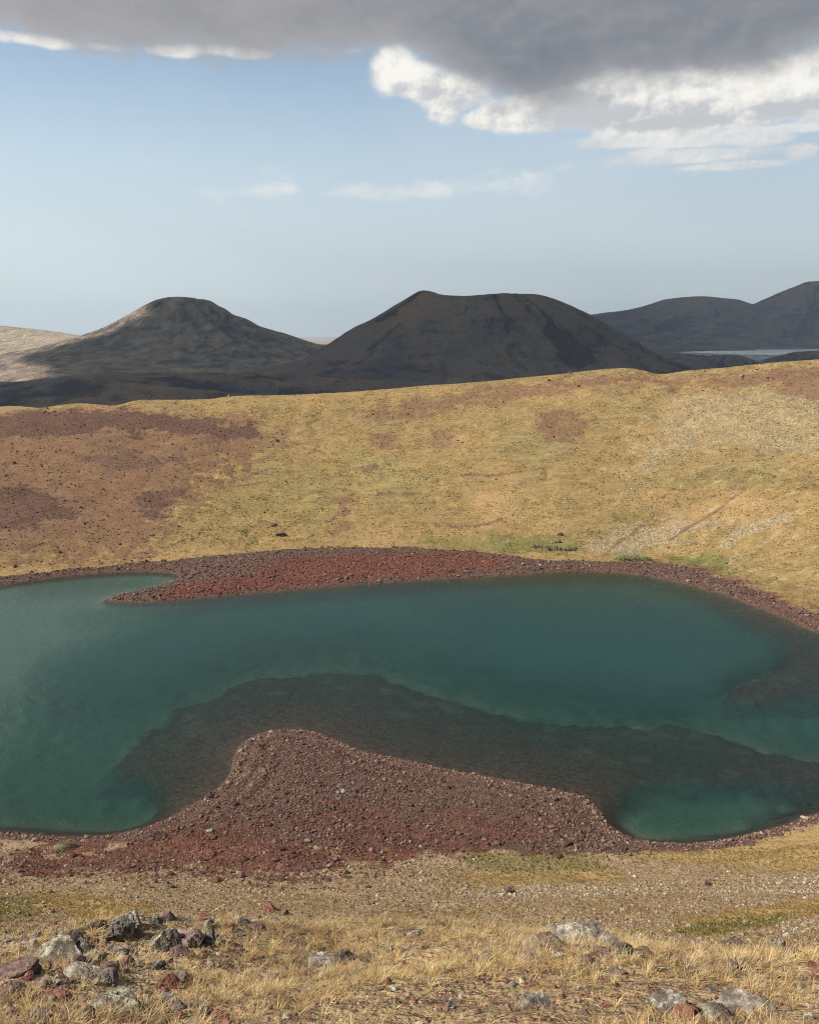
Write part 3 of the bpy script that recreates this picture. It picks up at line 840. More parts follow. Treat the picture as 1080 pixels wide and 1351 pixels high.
# ------------------------------------------------------------------ foreground grass
ROCKS = []   # (x, y, radius) keeps blades off the rocks
def fore_grass():
    n = 15500
    t = rng.uniform(-.66, .66, n); y = 4.2 + 19.5 * rng.uniform(0, 1, n) ** .72
    X = t * (y + 1.0); Y = y
    ye = yeff(X, Y)
    patch = fbm(X / 1.9, Y / 1.6, 4, 501)
    dens = sstep(-.28, .22, patch + .12) * sstep(21.5, 16.0, ye + 3.0 * fbm(X / 2, Y / 2, 2, 507)) + .10
    stony = sstep(-1.6, -4.2, X + 1.2 * fbm(X / 2, Y / 2, 2, 511)) * sstep(7.5, 9.5, Y)
    dens = dens * (1 - .62 * stony)
    for rx, ry, rr in ROCKS:
        dens = dens * (1 - .9 * (np.hypot(X - rx, (Y - ry) * 1.2) < rr * .7))
    k = rng.uniform(0, 1, n) < dens
    X, Y = X[k], Y[k]; patch = patch[k]; n = len(X)
    kind = rng.uniform(0, 1, n)                      # tight tufts, sprawling tufts, wiry grey cushions
    hgt = np.where(kind < .55, rng.uniform(.13, .27, n), np.where(kind < .9, rng.uniform(.07, .16, n), rng.uniform(.05, .1, n))) * (1 + .5 * patch)
    rad = np.where(kind < .55, rng.uniform(.02, .06, n), rng.uniform(.05, .14, n))
    dry = pick([(.65, .485, .25), (.71, .56, .33), (.59, .42, .20), (.63, .455, .22), (.51, .365, .19)], n, .16)
    old = pick([(.30, .22, .13), (.38, .29, .18), (.24, .17, .10), (.34, .22, .13)], n, .2)
    om = (rng.uniform(0, 1, n) < .15 + .6 * sstep(.12, .42, fbm(X / 1.0, Y / 1.0, 3, 531)))[:, None]
    base = np.where((om & (rng.uniform(0, 1, (n, 1)) < .65)) | (kind > .92)[:, None], old, dry)
    nb = 30
    N = n * nb
    aa = rng.uniform(0, 2 * pi, N); rr_ = np.repeat(rad, nb) * np.sqrt(rng.uniform(0, 1, N))
    rx = np.repeat(X, nb) + np.cos(aa) * rr_; ry = np.repeat(Y, nb) + np.sin(aa) * rr_
    rz = height(rx, ry) - .015
    H = np.repeat(hgt, nb) * rng.uniform(.35, 1.15, N)
    stalk = rng.uniform(0, 1, N) < .035; H = np.where(stalk, H * 1.55 + .05, H)
    lying = rng.uniform(0, 1, N) < .16
    a = aa + rng.normal(0, .7, N)
    lean = np.where(lying, rng.uniform(1.2, 2.2, N), rng.uniform(.1, .9, N) + 4 * rr_)
    lx = np.cos(a) * lean * H + .18 * H; ly = np.sin(a) * lean * H - .05 * H
    rise = np.where(lying, .3, 1.0)
    wdt = np.where(stalk, rng.uniform(.002, .0035, N), rng.uniform(.0024, .005, N))
    wa = rng.uniform(0, pi, N); wx, wy = np.cos(wa), np.sin(wa)
    L = []
    for q, wf in ((0, 1.0), (.4, .9), (.75, .6)):
        cx = rx + lx * q ** 1.7; cy = ry + ly * q ** 1.7; cz = rz + rise * H * (q - .2 * q * q * np.minimum(lean, 1.6))
        L.append(np.stack([cx - wx * wdt * wf, cy - wy * wdt * wf, cz], -1)); L.append(np.stack([cx + wx * wdt * wf, cy + wy * wdt * wf, cz], -1))
    L.append(np.stack([rx + lx, ry + ly, rz + rise * H * (1 - .34 * np.minimum(lean, 1.6))], -1))
    V = np.stack(L, 1).reshape(-1, 3)
    tpl = np.array([0, 1, 3, 2, 2, 3, 5, 4, 4, 5, 6])
    Fc = (tpl[None] + (np.arange(N) * 7)[:, None]).ravel()
    cnt = np.tile([4, 4, 3], N)
    c = np.repeat(base, nb, 0) * rng.uniform(.82, 1.3, (N, 1))
    c = np.where(lying[:, None], c * np.array([.8, .76, .72]), c)
    tint = np.repeat(c.clip(0, .8), 7, 0)
    o = mesh_np('grass', V, Fc, cnt, M_grass, {'tint': tint}, smooth=True)
    tag(o, kind='stuff')

def fore_gravel():
    """grit and pebbles between the tufts, and the crumbled rock round the outcrops"""
    n = 46000
    t = rng.uniform(-.66, .66, n); y = 4.2 + 24 * rng.uniform(0, 1, n) ** .8
    X = t * (y + 1.0); Y = y
    w = .28 + .5 * sstep(-.1, .4, fbm(X / 1.6, Y / 1.3, 3, 541)) + .5 * sstep(-1.4, -4, X) * sstep(7, 9.5, Y)
    for rx, ry, rr in ROCKS:
        q = np.hypot(X - rx, Y - ry); w = np.maximum(w, 1.0 * (q < rr * 1.5))
    k = rng.uniform(0, 1, n) < w
    X, Y = X[k], Y[k]; n = len(X)
    size = rng.lognormal(math.log(.035), .55, n).clip(.015, .14)
    rusty = sstep(0, .35, fbm(X / 1.8, Y / 1.8, 3, 551))
    tint = np.where((rng.uniform(0, 1, n) < .25 + .6 * rusty)[:, None], pick([(.26, .13, .09), (.2, .1, .075), (.34, .2, .15), (.16, .1, .08)], n), pick(GREY + PALE, n))
    scatter_stones('gravel', np.stack([X, Y, height(X, Y)], 1), size, tint)

# ------------------------------------------------------------------ rocks
V5, F5 = ico_base(5)
def n3(P, s, seed):
    return (fbm(P[:, 0] * s + P[:, 2] * s * .7 + 5, P[:, 1] * s - P[:, 2] * s * .6, 4, seed) + fbm(P[:, 2] * s + 11, P[:, 0] * s * .8 + P[:, 1] * s * .5, 4, seed + 3)) * .5

def rock_mesh(name, sx, sy, sz, seed, mat, rough=1.0, cuts=11):
    r = np.random.default_rng(seed)
    V = V5.copy()
    for _ in range(cuts):
        n = r.normal(size=3); n[2] = n[2] * .8 + .1; n /= np.linalg.norm(n)
        d = r.uniform(.42, .82)
        e = V @ n - d; V = V - np.where(e > 0, e * .97, 0)[:, None] * n
    V = V / np.abs(V).max(0)
    nv = V / (np.linalg.norm(V, axis=1, keepdims=True) + 1e-6)
    V = V + nv * (.16 * n3(V, 1.7, seed * 7) + .09 * rough * n3(V, 5.0, seed * 7 + 5) + .05 * rough * n3(V, 13.0, seed * 7 + 9))[:, None]
    crack = np.abs(n3(V, 2.2, seed * 7 + 21)); V = V - nv * (.13 * rough * np.exp(-(crack / .035) ** 2))[:, None]
    V = V * np.array([sx, sy, sz]) * .5
    me_o = mesh_np(name, V, F5.ravel(), np.full(len(F5), 3), mat, smooth=False)
    return me_o

RM = {
    'lichen': rock_material('lichen_rock', (.10, .085, .065), (.30, .255, .185), (.54, .52, .38), .46),
    'pale': rock_material('pale_rock', (.15, .12, .095), (.42, .36, .285), (.62, .58, .47), .44),
    'grey': rock_material('grey_rock', (.09, .075, .066), (.28, .235, .19), (.56, .53, .43), .44),
    'dark': rock_material('dark_rock', (.07, .05, .042), (.21, .15, .12), (.42, .38, .30), .24),
    'purple': rock_material('purple_rock', (.10, .062, .055), (.28, .19, .155), (.46, .41, .34), .30),
    'pink': rock_material('pink_rock', (.13, .075, .065), (.42, .30, .25), (.62, .57, .5), .40),
    'red': rock_material('red_rock', (.14, .06, .045), (.36, .165, .115), (.55, .42, .32), .22),
    'tan': rock_material('tan_rock', (.17, .12, .075), (.38, .29, .18), (.5, .43, .3), .30),
}
# (u, v of the foot, width px, height px, kind, label)
BIG = [
 (62, 1274, 74, 36, 'lichen', 'large pale green lichened rock with a square dark right face, leftmost in the outcrop'),
 (20, 1293, 54, 24, 'purple', 'low dark purple rock cut by the left edge, beside the green lichened rock'),
 (101, 1268, 36, 40, 'grey', 'upright grey slab leaning directly behind the large green lichened rock'),
 (88, 1248, 32, 20, 'dark', 'small blackish rock on top behind the green lichened rock'),
 (164, 1226, 50, 38, 'pale', 'pale pointed rock standing on the skyline of the left outcrop, highest of its pile'),
 (148, 1244, 38, 42, 'grey', 'grey slab with dark shaded side leaning below the pale pointed skyline rock'),
 (128, 1232, 26, 18, 'dark', 'dark brown rock left of the pale pointed skyline rock'),
 (178, 1242, 30, 18, 'dark', 'low dark rock at the right foot of the pale pointed skyline rock'),
 (148, 1262, 34, 22, 'grey', 'rounded grey rock below the leaning slab in the middle of the left outcrop'),
 (118, 1276, 44, 18, 'tan', 'flat tan rock right of the green lichened rock, half sunk in grass'),
 (106, 1294, 48, 18, 'pale', 'knobbly whitish rock below the flat tan rock in the left outcrop'),
 (140, 1298, 28, 20, 'grey', 'grey blocky rock with dark right side beside the knobbly whitish rock'),
 (80, 1302, 24, 18, 'dark', 'small dark rock below the knobbly whitish rock on the left slope'),
 (52, 1306, 26, 14, 'pink', 'small pinkish rock on the bare reddish patch at far left'),
 (212, 1256, 40, 38, 'lichen', 'green and black lichened rock, left half of the paired rocks on the crest'),
 (246, 1254, 52, 50, 'pink', 'tall rock with pinkish white top and deeply dark side, right of the paired crest rocks'),
 (218, 1218, 26, 22, 'purple', 'dark maroon rock perched behind the paired crest rocks'),
 (203, 1222, 20, 18, 'grey', 'small grey rock just left of the dark maroon perched rock'),
 (230, 1264, 26, 20, 'purple', 'small rounded purple grey rock at the foot of the paired crest rocks'),
 (272, 1248, 22, 34, 'grey', 'narrow upright grey rock at the right end of the paired crest rocks'),
 (297, 1228, 22, 14, 'pink', 'pinkish stone at the left end of the rubble line along the crest'),
 (318, 1224, 20, 14, 'grey', 'grey stone in the middle of the rubble line along the crest'),
 (309, 1214, 18, 12, 'tan', 'tan stone at the back of the rubble line along the crest'),
 (336, 1217, 18, 12, 'purple', 'maroon stone in the rubble line left of the salmon red block'),
 (352, 1206, 26, 20, 'red', 'salmon red block at the right end of the rubble line on the crest'),
 (374, 1212, 14, 12, 'dark', 'small black stone right of the salmon red block on the crest'),
 (338, 1231, 20, 12, 'purple', 'low maroon stone in front of the rubble line'),
 (223, 1308, 30, 26, 'red', 'rose red rock with dark base standing alone in the grass at lower left'),
 (224, 1338, 46, 30, 'grey', 'dark grey ribbed rock in grass, in front of the rose red rock'),
 (140, 1338, 74, 42, 'lichen', 'broad low rock covered in whitish green lichen near the bottom left'),
 (166, 1357, 36, 16, 'red', 'flat orange red stone cut by the bottom edge at left'),
 (40, 1348, 22, 12, 'pale', 'small whitish stone in grass near the bottom left corner'),
 (68, 1350, 30, 20, 'pink', 'dull pink stone near the bottom left corner, right of the whitish stone'),
 (14, 1314, 34, 16, 'purple', 'crumbling dark purple rock at the left edge below the low purple rock'),
 (424, 1282, 48, 30, 'pale', 'whitish rock with dark underside in the grass left of centre'),
 (452, 1274, 34, 28, 'dark', 'dark grey jagged rock touching the right of the whitish grass rock'),
 (480, 1278, 26, 22, 'tan', 'tan rock at the right end of the trio in the grass left of centre'),
 (352, 1296, 28, 18, 'pink', 'pale pink stone with dark left side, alone in grass below the crest rubble'),
 (548, 1238, 24, 14, 'pale', 'small whitish stone on the grassy crest near the centre of the picture'),
 (530, 1233, 16, 10, 'grey', 'tiny grey stone left of the small whitish crest stone near centre'),
 (778, 1250, 96, 44, 'pale', 'biggest whitish boulder on the right part of the crest, crusted with lichen'),
 (722, 1258, 60, 34, 'tan', 'tan boulder sunk in grass at the left of the biggest whitish boulder'),
 (824, 1266, 34, 24, 'dark', 'dark broken rock at the lower right foot of the biggest whitish boulder'),
 (796, 1264, 36, 20, 'pink', 'pinkish brown rock in front of the biggest whitish boulder'),
 (846, 1262, 24, 14, 'purple', 'small dark pointed stone to the right of the broken dark rock on the crest'),
 (704, 1334, 48, 30, 'pale', 'pale grey rock with black hollow on its right side, in the grass right of centre'),
 (676, 1306, 20, 10, 'grey', 'small grey stone in the grass above the pale rock with the black hollow'),
 (592, 1336, 22, 12, 'grey', 'little grey stone alone in the grass near the bottom centre'),
 (868, 1332, 16, 20, 'dark', 'small dark brown knob at the left end of the rock row at bottom right'),
 (892, 1342, 52, 30, 'grey', 'smooth dark grey rock in the bottom right row, left of the orange red one'),
 (916, 1350, 40, 40, 'red', 'crumbly orange red rock in the middle of the rock row at bottom right'),
 (952, 1350, 48, 40, 'lichen', 'whitish green lichened rock right of the orange red rock at bottom right'),
 (990, 1340, 60, 22, 'pale', 'long low whitish rock at the right end of the bottom right row'),
 (1010, 1324, 16, 10, 'dark', 'small black stone on the far end of the long low whitish rock'),
 (1052, 1268, 28, 20, 'purple', 'rounded dark brown boulder by itself at the far right of the slope'),
 (966, 1284, 24, 16, 'purple', 'dark purple stone on the slope left of the rounded brown boulder'),
 (968, 1250, 28, 12, 'dark', 'low black stone on the slope below the green grass strip at right'),
 (1030, 1252, 18, 10, 'grey', 'grey stone on the slope just above the rounded brown boulder'),
]
def place_rocks():
    global ROCKS
    P = hit([b[0] for b in BIG], [b[1] - 3 for b in BIG])
    for i, ((u, v, w, h, k, lab), p) in enumerate(zip(BIG, P)):
        d = float(np.linalg.norm(p - EYE)); px = d / F
        sx = w * px * 1.0; sz = h * px * 1.05; sy = min(max(.75 * sx, sz * .8), 1.3 * sx)
        o = rock_mesh('rock', sx, sy, sz, 40 + i, RM[k])
        o.location = (p[0], p[1] + sy * .3, float(height(np.array([p[0]]), np.array([p[1] + sy * .3]))[0]) * .5 + p[2] * .5 - sz * .06)
        o.rotation_euler = (random.uniform(-.15, .15), random.uniform(-.15, .15), random.uniform(-.35, .35))
        tag(o, lab, 'rock', 'rocks of the near crater rim')
        ROCKS.append((p[0], p[1] + sy * .3, max(sx, sy) * .5))
place_rocks()

def small_stones():
    """loose stones lying about the near rim"""
    proto = []
    for q, (k, lab) in enumerate((('grey', 'small grey stone lying loose among the foreground rocks and grass'), ('purple', 'small maroon stone lying loose among the foreground rocks and grass'),
                                  ('pale', 'small whitish stone lying loose among the foreground rocks and grass'), ('red', 'small rust red stone lying loose among the foreground rocks and grass'))):
        for s in range(3):
            me = rock_mesh('stone', 1, .85, .7, 900 + q * 10 + s, RM[k], cuts=9)
            proto.append((me.data, lab, k)); bpy.data.objects.remove(me)
    us = []; vs = []
    for _ in range(1200):
        r = random.random()
        if r < .42: u, v = random.uniform(0, 300), random.uniform(1225, 1351)
        elif r < .62: u, v = random.gauss(325, 45), random.gauss(1218, 10)
        elif r < .8: u, v = random.gauss(780, 70), random.gauss(1262, 14)
        else: u, v = random.uniform(0, 1080), random.uniform(1225, 1351)
        if 0 < u < 1080 and v < 1351: us.append(u); vs.append(v)
    P = hit(us, vs)
    n = 0
    for p in P:
        d = np.linalg.norm(p - EYE)
        if d > 27 or n >= 230: continue
        if any((p[0] - a) ** 2 + (p[1] - b) ** 2 < (c * .6) ** 2 for a, b, c in ROCKS): continue
        dat, lab, k = random.choice(proto)
        o = bpy.data.objects.new('stone', dat); COL.objects.link(o)
        s = min(max(random.lognormvariate(math.log(.13), .45), .06), .34)
        o.scale = (s, s * random.uniform(.8, 1.1), s * random.uniform(.7, 1))
        o.location = (p[0], p[1], p[2] + s * .16); o.rotation_euler = (random.uniform(-.3, .3), random.uniform(-.3, .3), random.uniform(0, 6.28))
        tag(o, lab, 'stone', 'small %s stones of the near rim' % {'grey': 'grey', 'purple': 'maroon', 'pale': 'whitish', 'red': 'rust red'}[k])
        n += 1
small_stones()
fore_grass()
fore_gravel()

# boulders and plants by the far shore
def far_things():
    row = [(706, 723, 7, 4), (711, 722.5, 7, 4), (721, 723, 5, 4), (724, 726, 5, 4), (733, 725, 8, 5), (739, 725.5, 6, 4), (745, 726, 5, 4), (750, 726, 6, 4), (756, 726.5, 7, 4), (759, 724, 4, 3)]
    P = hit([r[0] for r in row], [r[1] for r in row])
    for i, ((u, v, w, h), p) in enumerate(zip(row, P)):
        px = float(np.linalg.norm(p - EYE)) / F
        o = rock_mesh('boulder', w * px, w * px * .8, h * px * 1.5, 300 + i, RM['dark']); o.location = (p[0], p[1], p[2] + h * px * .3)
        tag(o, 'dark boulder in the row on the green strip by the far shore', 'boulder', 'dark boulders in a row by the far shore')
    extra = [(728, 716.5, 4, 3, 'pale', 'left of the two whitish boulders above the dark row by the far shore'), (732, 716.5, 4, 3.5, 'pale', 'right of the two whitish boulders above the dark row by the far shore'),
             (738, 716, 5, 4, 'dark', 'dark boulder beside the two whitish boulders above the far shore'), (739, 706, 7, 6, 'dark', 'dark brown boulder alone on the golden slope above the far shore row'),
             (735, 706, 4, 3.5, 'pink', 'small pale boulder touching the lone dark one on the golden slope'),
             (370, 704.5, 16, 4, 'dark', 'long low dark rock ledge on the grassy far slope above the red spit'), (359, 692.5, 12, 2.5, 'dark', 'thin dark rock ledge just above the long one on the grassy far slope'),
             (302, 523.5, 4, 3, 'pale', 'small pale rock on the far rim skyline left of centre'), (751, 492.5, 4, 3, 'purple', 'dark rock near the right part of the far rim'),
             (62, 539, 4, 4, 'dark', 'small dark rock on the skyline at the far left of the rim'), (978, 498, 5, 4, 'pale', 'pale boulder high on the right end of the far wall'),
             (672, 1178, 10, 7, 'dark', 'dark hollow rock among the pale stones of the near slope, right of centre'), (932, 1168, 9, 7, 'dark', 'dark rock in the stony band on the near slope at right')]
    P = hit([r[0] for r in extra], [r[1] for r in extra])
    for i, ((u, v, w, h, k, lab), p) in enumerate(zip(extra, P)):
        px = float(np.linalg.norm(p - EYE)) / F
        o = rock_mesh('boulder', w * px, w * px * .7, h * px * 1.5, 330 + i, RM[k]); o.location = (p[0], p[1], p[2] + h * px * .3)
        tag(o, lab, 'boulder')
far_things()

def leaf_bush(name, u0, u1, v, hpx, cols, label, n=900):
    A_, B_ = hit([u0, u1], [v, v])
    mid = (A_ + B_) / 2
    px = float(np.linalg.norm(mid - EYE)) / F
    q = rng.uniform(0, 1, n)
    lump = .6 + .4 * np.abs(np.sin(q * 9)) 
    px_, py_ = A_[0] + (B_[0] - A_[0]) * q + rng.normal(0, .25, n), A_[1] + (B_[1] - A_[1]) * q + rng.normal(0, hpx * px * .35, n)
    env = np.sqrt(np.clip(1 - (2 * q - 1) ** 2, 0.05, 1)) * lump
    pz = height(px_, py_) + rng.uniform(0, 1, n) ** .7 * hpx * px * env
    s = rng.uniform(.1, .26, n) * hpx * px * .5
    a = rng.uniform(0, 2 * pi, n); e = rng.uniform(-.4, 1.2, n)
    d = np.stack([np.cos(a) * np.cos(e), np.sin(a) * np.cos(e), np.sin(e)], 1); w = np.stack([-np.sin(a), np.cos(a), 0 * a], 1)
    c0 = np.stack([px_, py_, pz], 1)
    V = np.stack([c0 - w * s[:, None] * .4, c0 + w * s[:, None] * .4, c0 + d * s[:, None] * 1.8], 1).reshape(-1, 3)
    root = bpy.data.objects.new(name, None); COL.objects.link(root); root.location = tuple(mid)
    V = V - mid
    fo = mesh_np('foliage', V, np.arange(len(V)), np.full(n, 3), M_tuss, {'tint': np.repeat(pick(cols, n), 3, 0)}, smooth=False, parent=root)
    # a few stems
    m = 24
    k = rng.integers(0, n, m); b = c0[k].copy(); b[:, 2] = height(b[:, 0], b[:, 1]) - .05; t_ = c0[k]
    w2 = np.array([.03, 0, 0]) * hpx * px * .3
    SV = np.stack([b - w2, b + w2, t_ + w2 * .4, t_ - w2 * .4], 1).reshape(-1, 3) - mid
    mesh_np('stems', SV, np.arange(len(SV)), np.full(m, 4), M_tuss, {'tint': np.tile((.1, .07, .04), (len(SV), 1))}, parent=root)
    tag(root, label, 'shrub')
leaf_bush('shrub', 811, 858, 739, 9, [(.42, .42, .2), (.5, .48, .27), (.3, .33, .13), (.2, .24, .08)], 'long low pale yellow green shrub on the dark far shore bank at right', 2600)
leaf_bush('shrub', 70, 84, 1122, 7, [(.42, .44, .27), (.3, .34, .17), (.5, .5, .33)], 'small round pale green shrub on the red scree at the near left shore', 700)
leaf_bush('shrub', 83, 99, 1118, 10, [(.3, .25, .13), (.12, .09, .05), (.38, .32, .17)], 'straggly brown shrub beside the pale green one at the near left shore', 700)

# ------------------------------------------------------------------ people
def plain_mat(name, c, r=.85):
    m, g, out = material(name)
    n = g.noise(g.obj(), 14, 3, .6)
    principled(g, out, g.mix(n, tuple(x * .8 for x in c), c), r, .2)
    return m
M_skin = plain_mat('skin', (.5, .32, .23), .6); M_hair = plain_mat('hair', (.03, .02, .016)); M_navy = plain_mat('dark_cloth', (.02, .022, .03)); M_grey = plain_mat('grey_cloth', (.3, .32, .35))
M_white = plain_mat('white_cloth', (.62, .58, .52)); M_pack = plain_mat('pack_cloth', (.06, .09, .15)); M_shoe = plain_mat('shoe', (.04, .03, .025))

def skin_mesh(name, verts, edges, radii, mat, parent, root=0):
    me = bpy.data.meshes.new(name); me.from_pydata(verts, edges, [])
    o = bpy.data.objects.new(name, me); COL.objects.link(o); o.parent = parent
    md = o.modifiers.new('skin', 'SKIN'); md.use_smooth_shade = True
    sv = me.skin_vertices[0].data if me.skin_vertices else None
    if sv is None:
        bpy.context.view_layer.objects.active = o
        bpy.context.view_layer.update()
        sv = me.skin_vertices[0].data
    for i, r in enumerate(radii):
        sv[i].radius = (r, r) if not isinstance(r, tuple) else r
        sv[i].use_root = (i == root)
    sub = o.modifiers.new('sub', 'SUBSURF'); sub.levels = 1; sub.render_levels = 1
    me.materials.append(mat)
    return o

def person(p, rz, label, top, legs, pack=False, stride=.12, arm=.1, scale=1.0):
    root = bpy.data.objects.new('person', None); COL.objects.link(root)
    root.location = (float(p[0]), float(p[1]), float(p[2])); root.rotation_euler = (0, 0, rz); root.scale = (scale,) * 3
    s = stride
    V = [(0, 0, .92), (0, .0, 1.12), (0, .01, 1.34), (0, .0, 1.46), (0, -.01, 1.53), (0, -.02, 1.63), (0, -.015, 1.74)]
    R = [(.15, .11), (.135, .10), (.16, .11), (.075, .07), (.055, .055), (.085, .1), (.06, .07)]
    Ed = [(i, i + 1) for i in range(6)]
    V += [(0, -.115, 1.615)]; R += [.018]; Ed += [(5, 7)]                    # nose
    for sg in (-1, 1):                                                      # ears
        V.append((sg * .092, .0, 1.63)); R.append(.02); Ed.append((5, len(V) - 1))
    for sg in (-1, 1):
        b = len(V)
        V += [(sg * .095, 0, .86), (sg * .1, -sg * s, .48), (sg * .105, -sg * s * 1.5 + .02, .08), (sg * .11, -sg * s * 1.5 - .15, .035)]
        R += [.088, .06, .042, .035]
        Ed += [(0, b), (b, b + 1), (b + 1, b + 2), (b + 2, b + 3)]
    for sg in (-1, 1):
        b = len(V)
        V += [(sg * .19, 0, 1.38), (sg * .25, .03, 1.1), (sg * .25, -.06 - arm, .88), (sg * .25, -.09 - arm, .8)]
        R += [.058, .045, .033, .03]
        Ed += [(2, b), (b, b + 1), (b + 1, b + 2), (b + 2, b + 3)]
        for q, (ox, ln) in enumerate(((-.03, .07), (-.01, .085), (.012, .08), (.032, .062))):
            c = len(V)
            V += [(sg * .25 + ox * .5, -.1 - arm + ox, .76), (sg * .25 + ox * .5, -.11 - arm + ox * 1.1, .8 - ln)]
            R += [.009, .008]; Ed += [(b + 3, c), (c, c + 1)]
        c = len(V); V += [(sg * .225, -.14 - arm, .79), (sg * .225, -.155 - arm, .76)]; R += [.011, .009]; Ed += [(b + 3, c), (c, c + 1)]
    skin_mesh('body', V, Ed, R, M_skin, root)
    # jacket: torso and sleeves
    J = [(0, 0, .88), (0, 0, 1.12), (0, .01, 1.34), (0, 0, 1.45)]; JR = [(.165, .125), (.15, .115), (.175, .125), (.08, .078)]; JE = [(0, 1), (1, 2), (2, 3)]
    for sg in (-1, 1):
        b = len(J); J += [(sg * .19, 0, 1.385), (sg * .25, .03, 1.1), (sg * .25, -.05 - arm, .9)]; JR += [.07, .058, .046]; JE += [(2, b), (b, b + 1), (b + 1, b + 2)]
    skin_mesh('jacket', J, JE, JR, top, root)
    T = [(0, 0, .95)]; TR = [(.158, .12)]; TE = []
    for sg in (-1, 1):
        b = len(T); T += [(sg * .095, 0, .84), (sg * .1, -sg * s, .48), (sg * .105, -sg * s * 1.5 + .02, .1)]; TR += [.1, .075, .058]; TE += [(0, b), (b, b + 1), (b + 1, b + 2)]
    skin_mesh('trousers', T, TE, TR, legs, root)
    skin_mesh('hair', [(0, .03, 1.62), (0, .02, 1.72), (0, -.04, 1.76)], [(0, 1), (1, 2)], [.085, .085, .055], M_hair, root)
    for sg in (-1, 1):
        skin_mesh('shoe', [(sg * .105, -sg * s * 1.5 + .05, .05), (sg * .11, -sg * s * 1.5 - .17, .04)], [(0, 1)], [.05, .042], M_shoe, root)
        skin_mesh('eye', [(sg * .034, -.108, 1.645), (sg * .034, -.113, 1.645)], [(0, 1)], [.011, .008], M_hair, root)
    if pack:
        skin_mesh('backpack', [(0, .2, 1.0), (0, .22, 1.2), (0, .19, 1.42)], [(0, 1), (1, 2)], [(.15, .1), (.16, .11), (.12, .08)], M_pack, root)
    tag(root, label, 'person')
    return root

def people():
    spots = [(197, 527.5, 1.3, 'person in a grey top and black trousers standing on the far rim skyline at left', M_grey, M_navy, False),
             (145, 535.5, -1.2, 'small distant person in dark clothing on the far rim, left of the grey topped person', M_navy, M_navy, False),
             (545, 511.0, 1.2, 'person in dark blue clothing on the far rim near the middle, left of a pair', M_pack, M_navy, True),
             (561, 509.8, 1.6, 'person with pale hat and dark clothing on the far rim, right of a pair', M_pack, M_navy, False),
             (712, 751.0, 2.9, 'person in a whitish top and dark trousers standing at the far water edge', M_white, M_navy, False)]
    for i, (u, v, rz, lab, top, legs, pk) in enumerate(spots):
        if i < 4:
            # on the skyline: the rim point under this column
            k = int(np.argmin([abs(r[0] / r[1] - (u - 540) / F / (cos(PITCH) + .13 * sin(PITCH))) for r in rim]))
            D = np.interp(u, [-120, 0, 540, 800, 1080], [360, 376, 402, 404, 394]) + 1.0
            dx, dy, dz = ray(u, v); x = float(dx / dy * D)
            p = np.array([x, D, float(height(np.array([x]), np.array([D]))[0])])
        else:
            p = hit([u], [v])[0]
        person(p, rz, lab.replace('with pale hat and', 'in'), top, legs, pk, stride=.1 if i != 2 else .2, scale=1.25 if i != 1 else 1.1)
people()

# ------------------------------------------------------------------ sun, cloud overhead, sky, haze
SUN_EL = radians(43); SUN_AZ = radians(-103)      # azimuth from +y, clockwise positive: from the left, a little behind
S = np.array([sin(SUN_AZ) * cos(SUN_EL), cos(SUN_AZ) * cos(SUN_EL), sin(SUN_EL)])
ld = bpy.data.lights.new('sun', 'SUN'); ld.energy = 5.0; ld.angle = radians(.53); ld.color = (1, .945, .86)
lo = bpy.data.objects.new('sun', ld); COL.objects.link(lo)
from mathutils import Vector
lo.rotation_euler = Vector(S).to_track_quat('Z', 'Y').to_euler()
lo.location = (0, 0, 600)

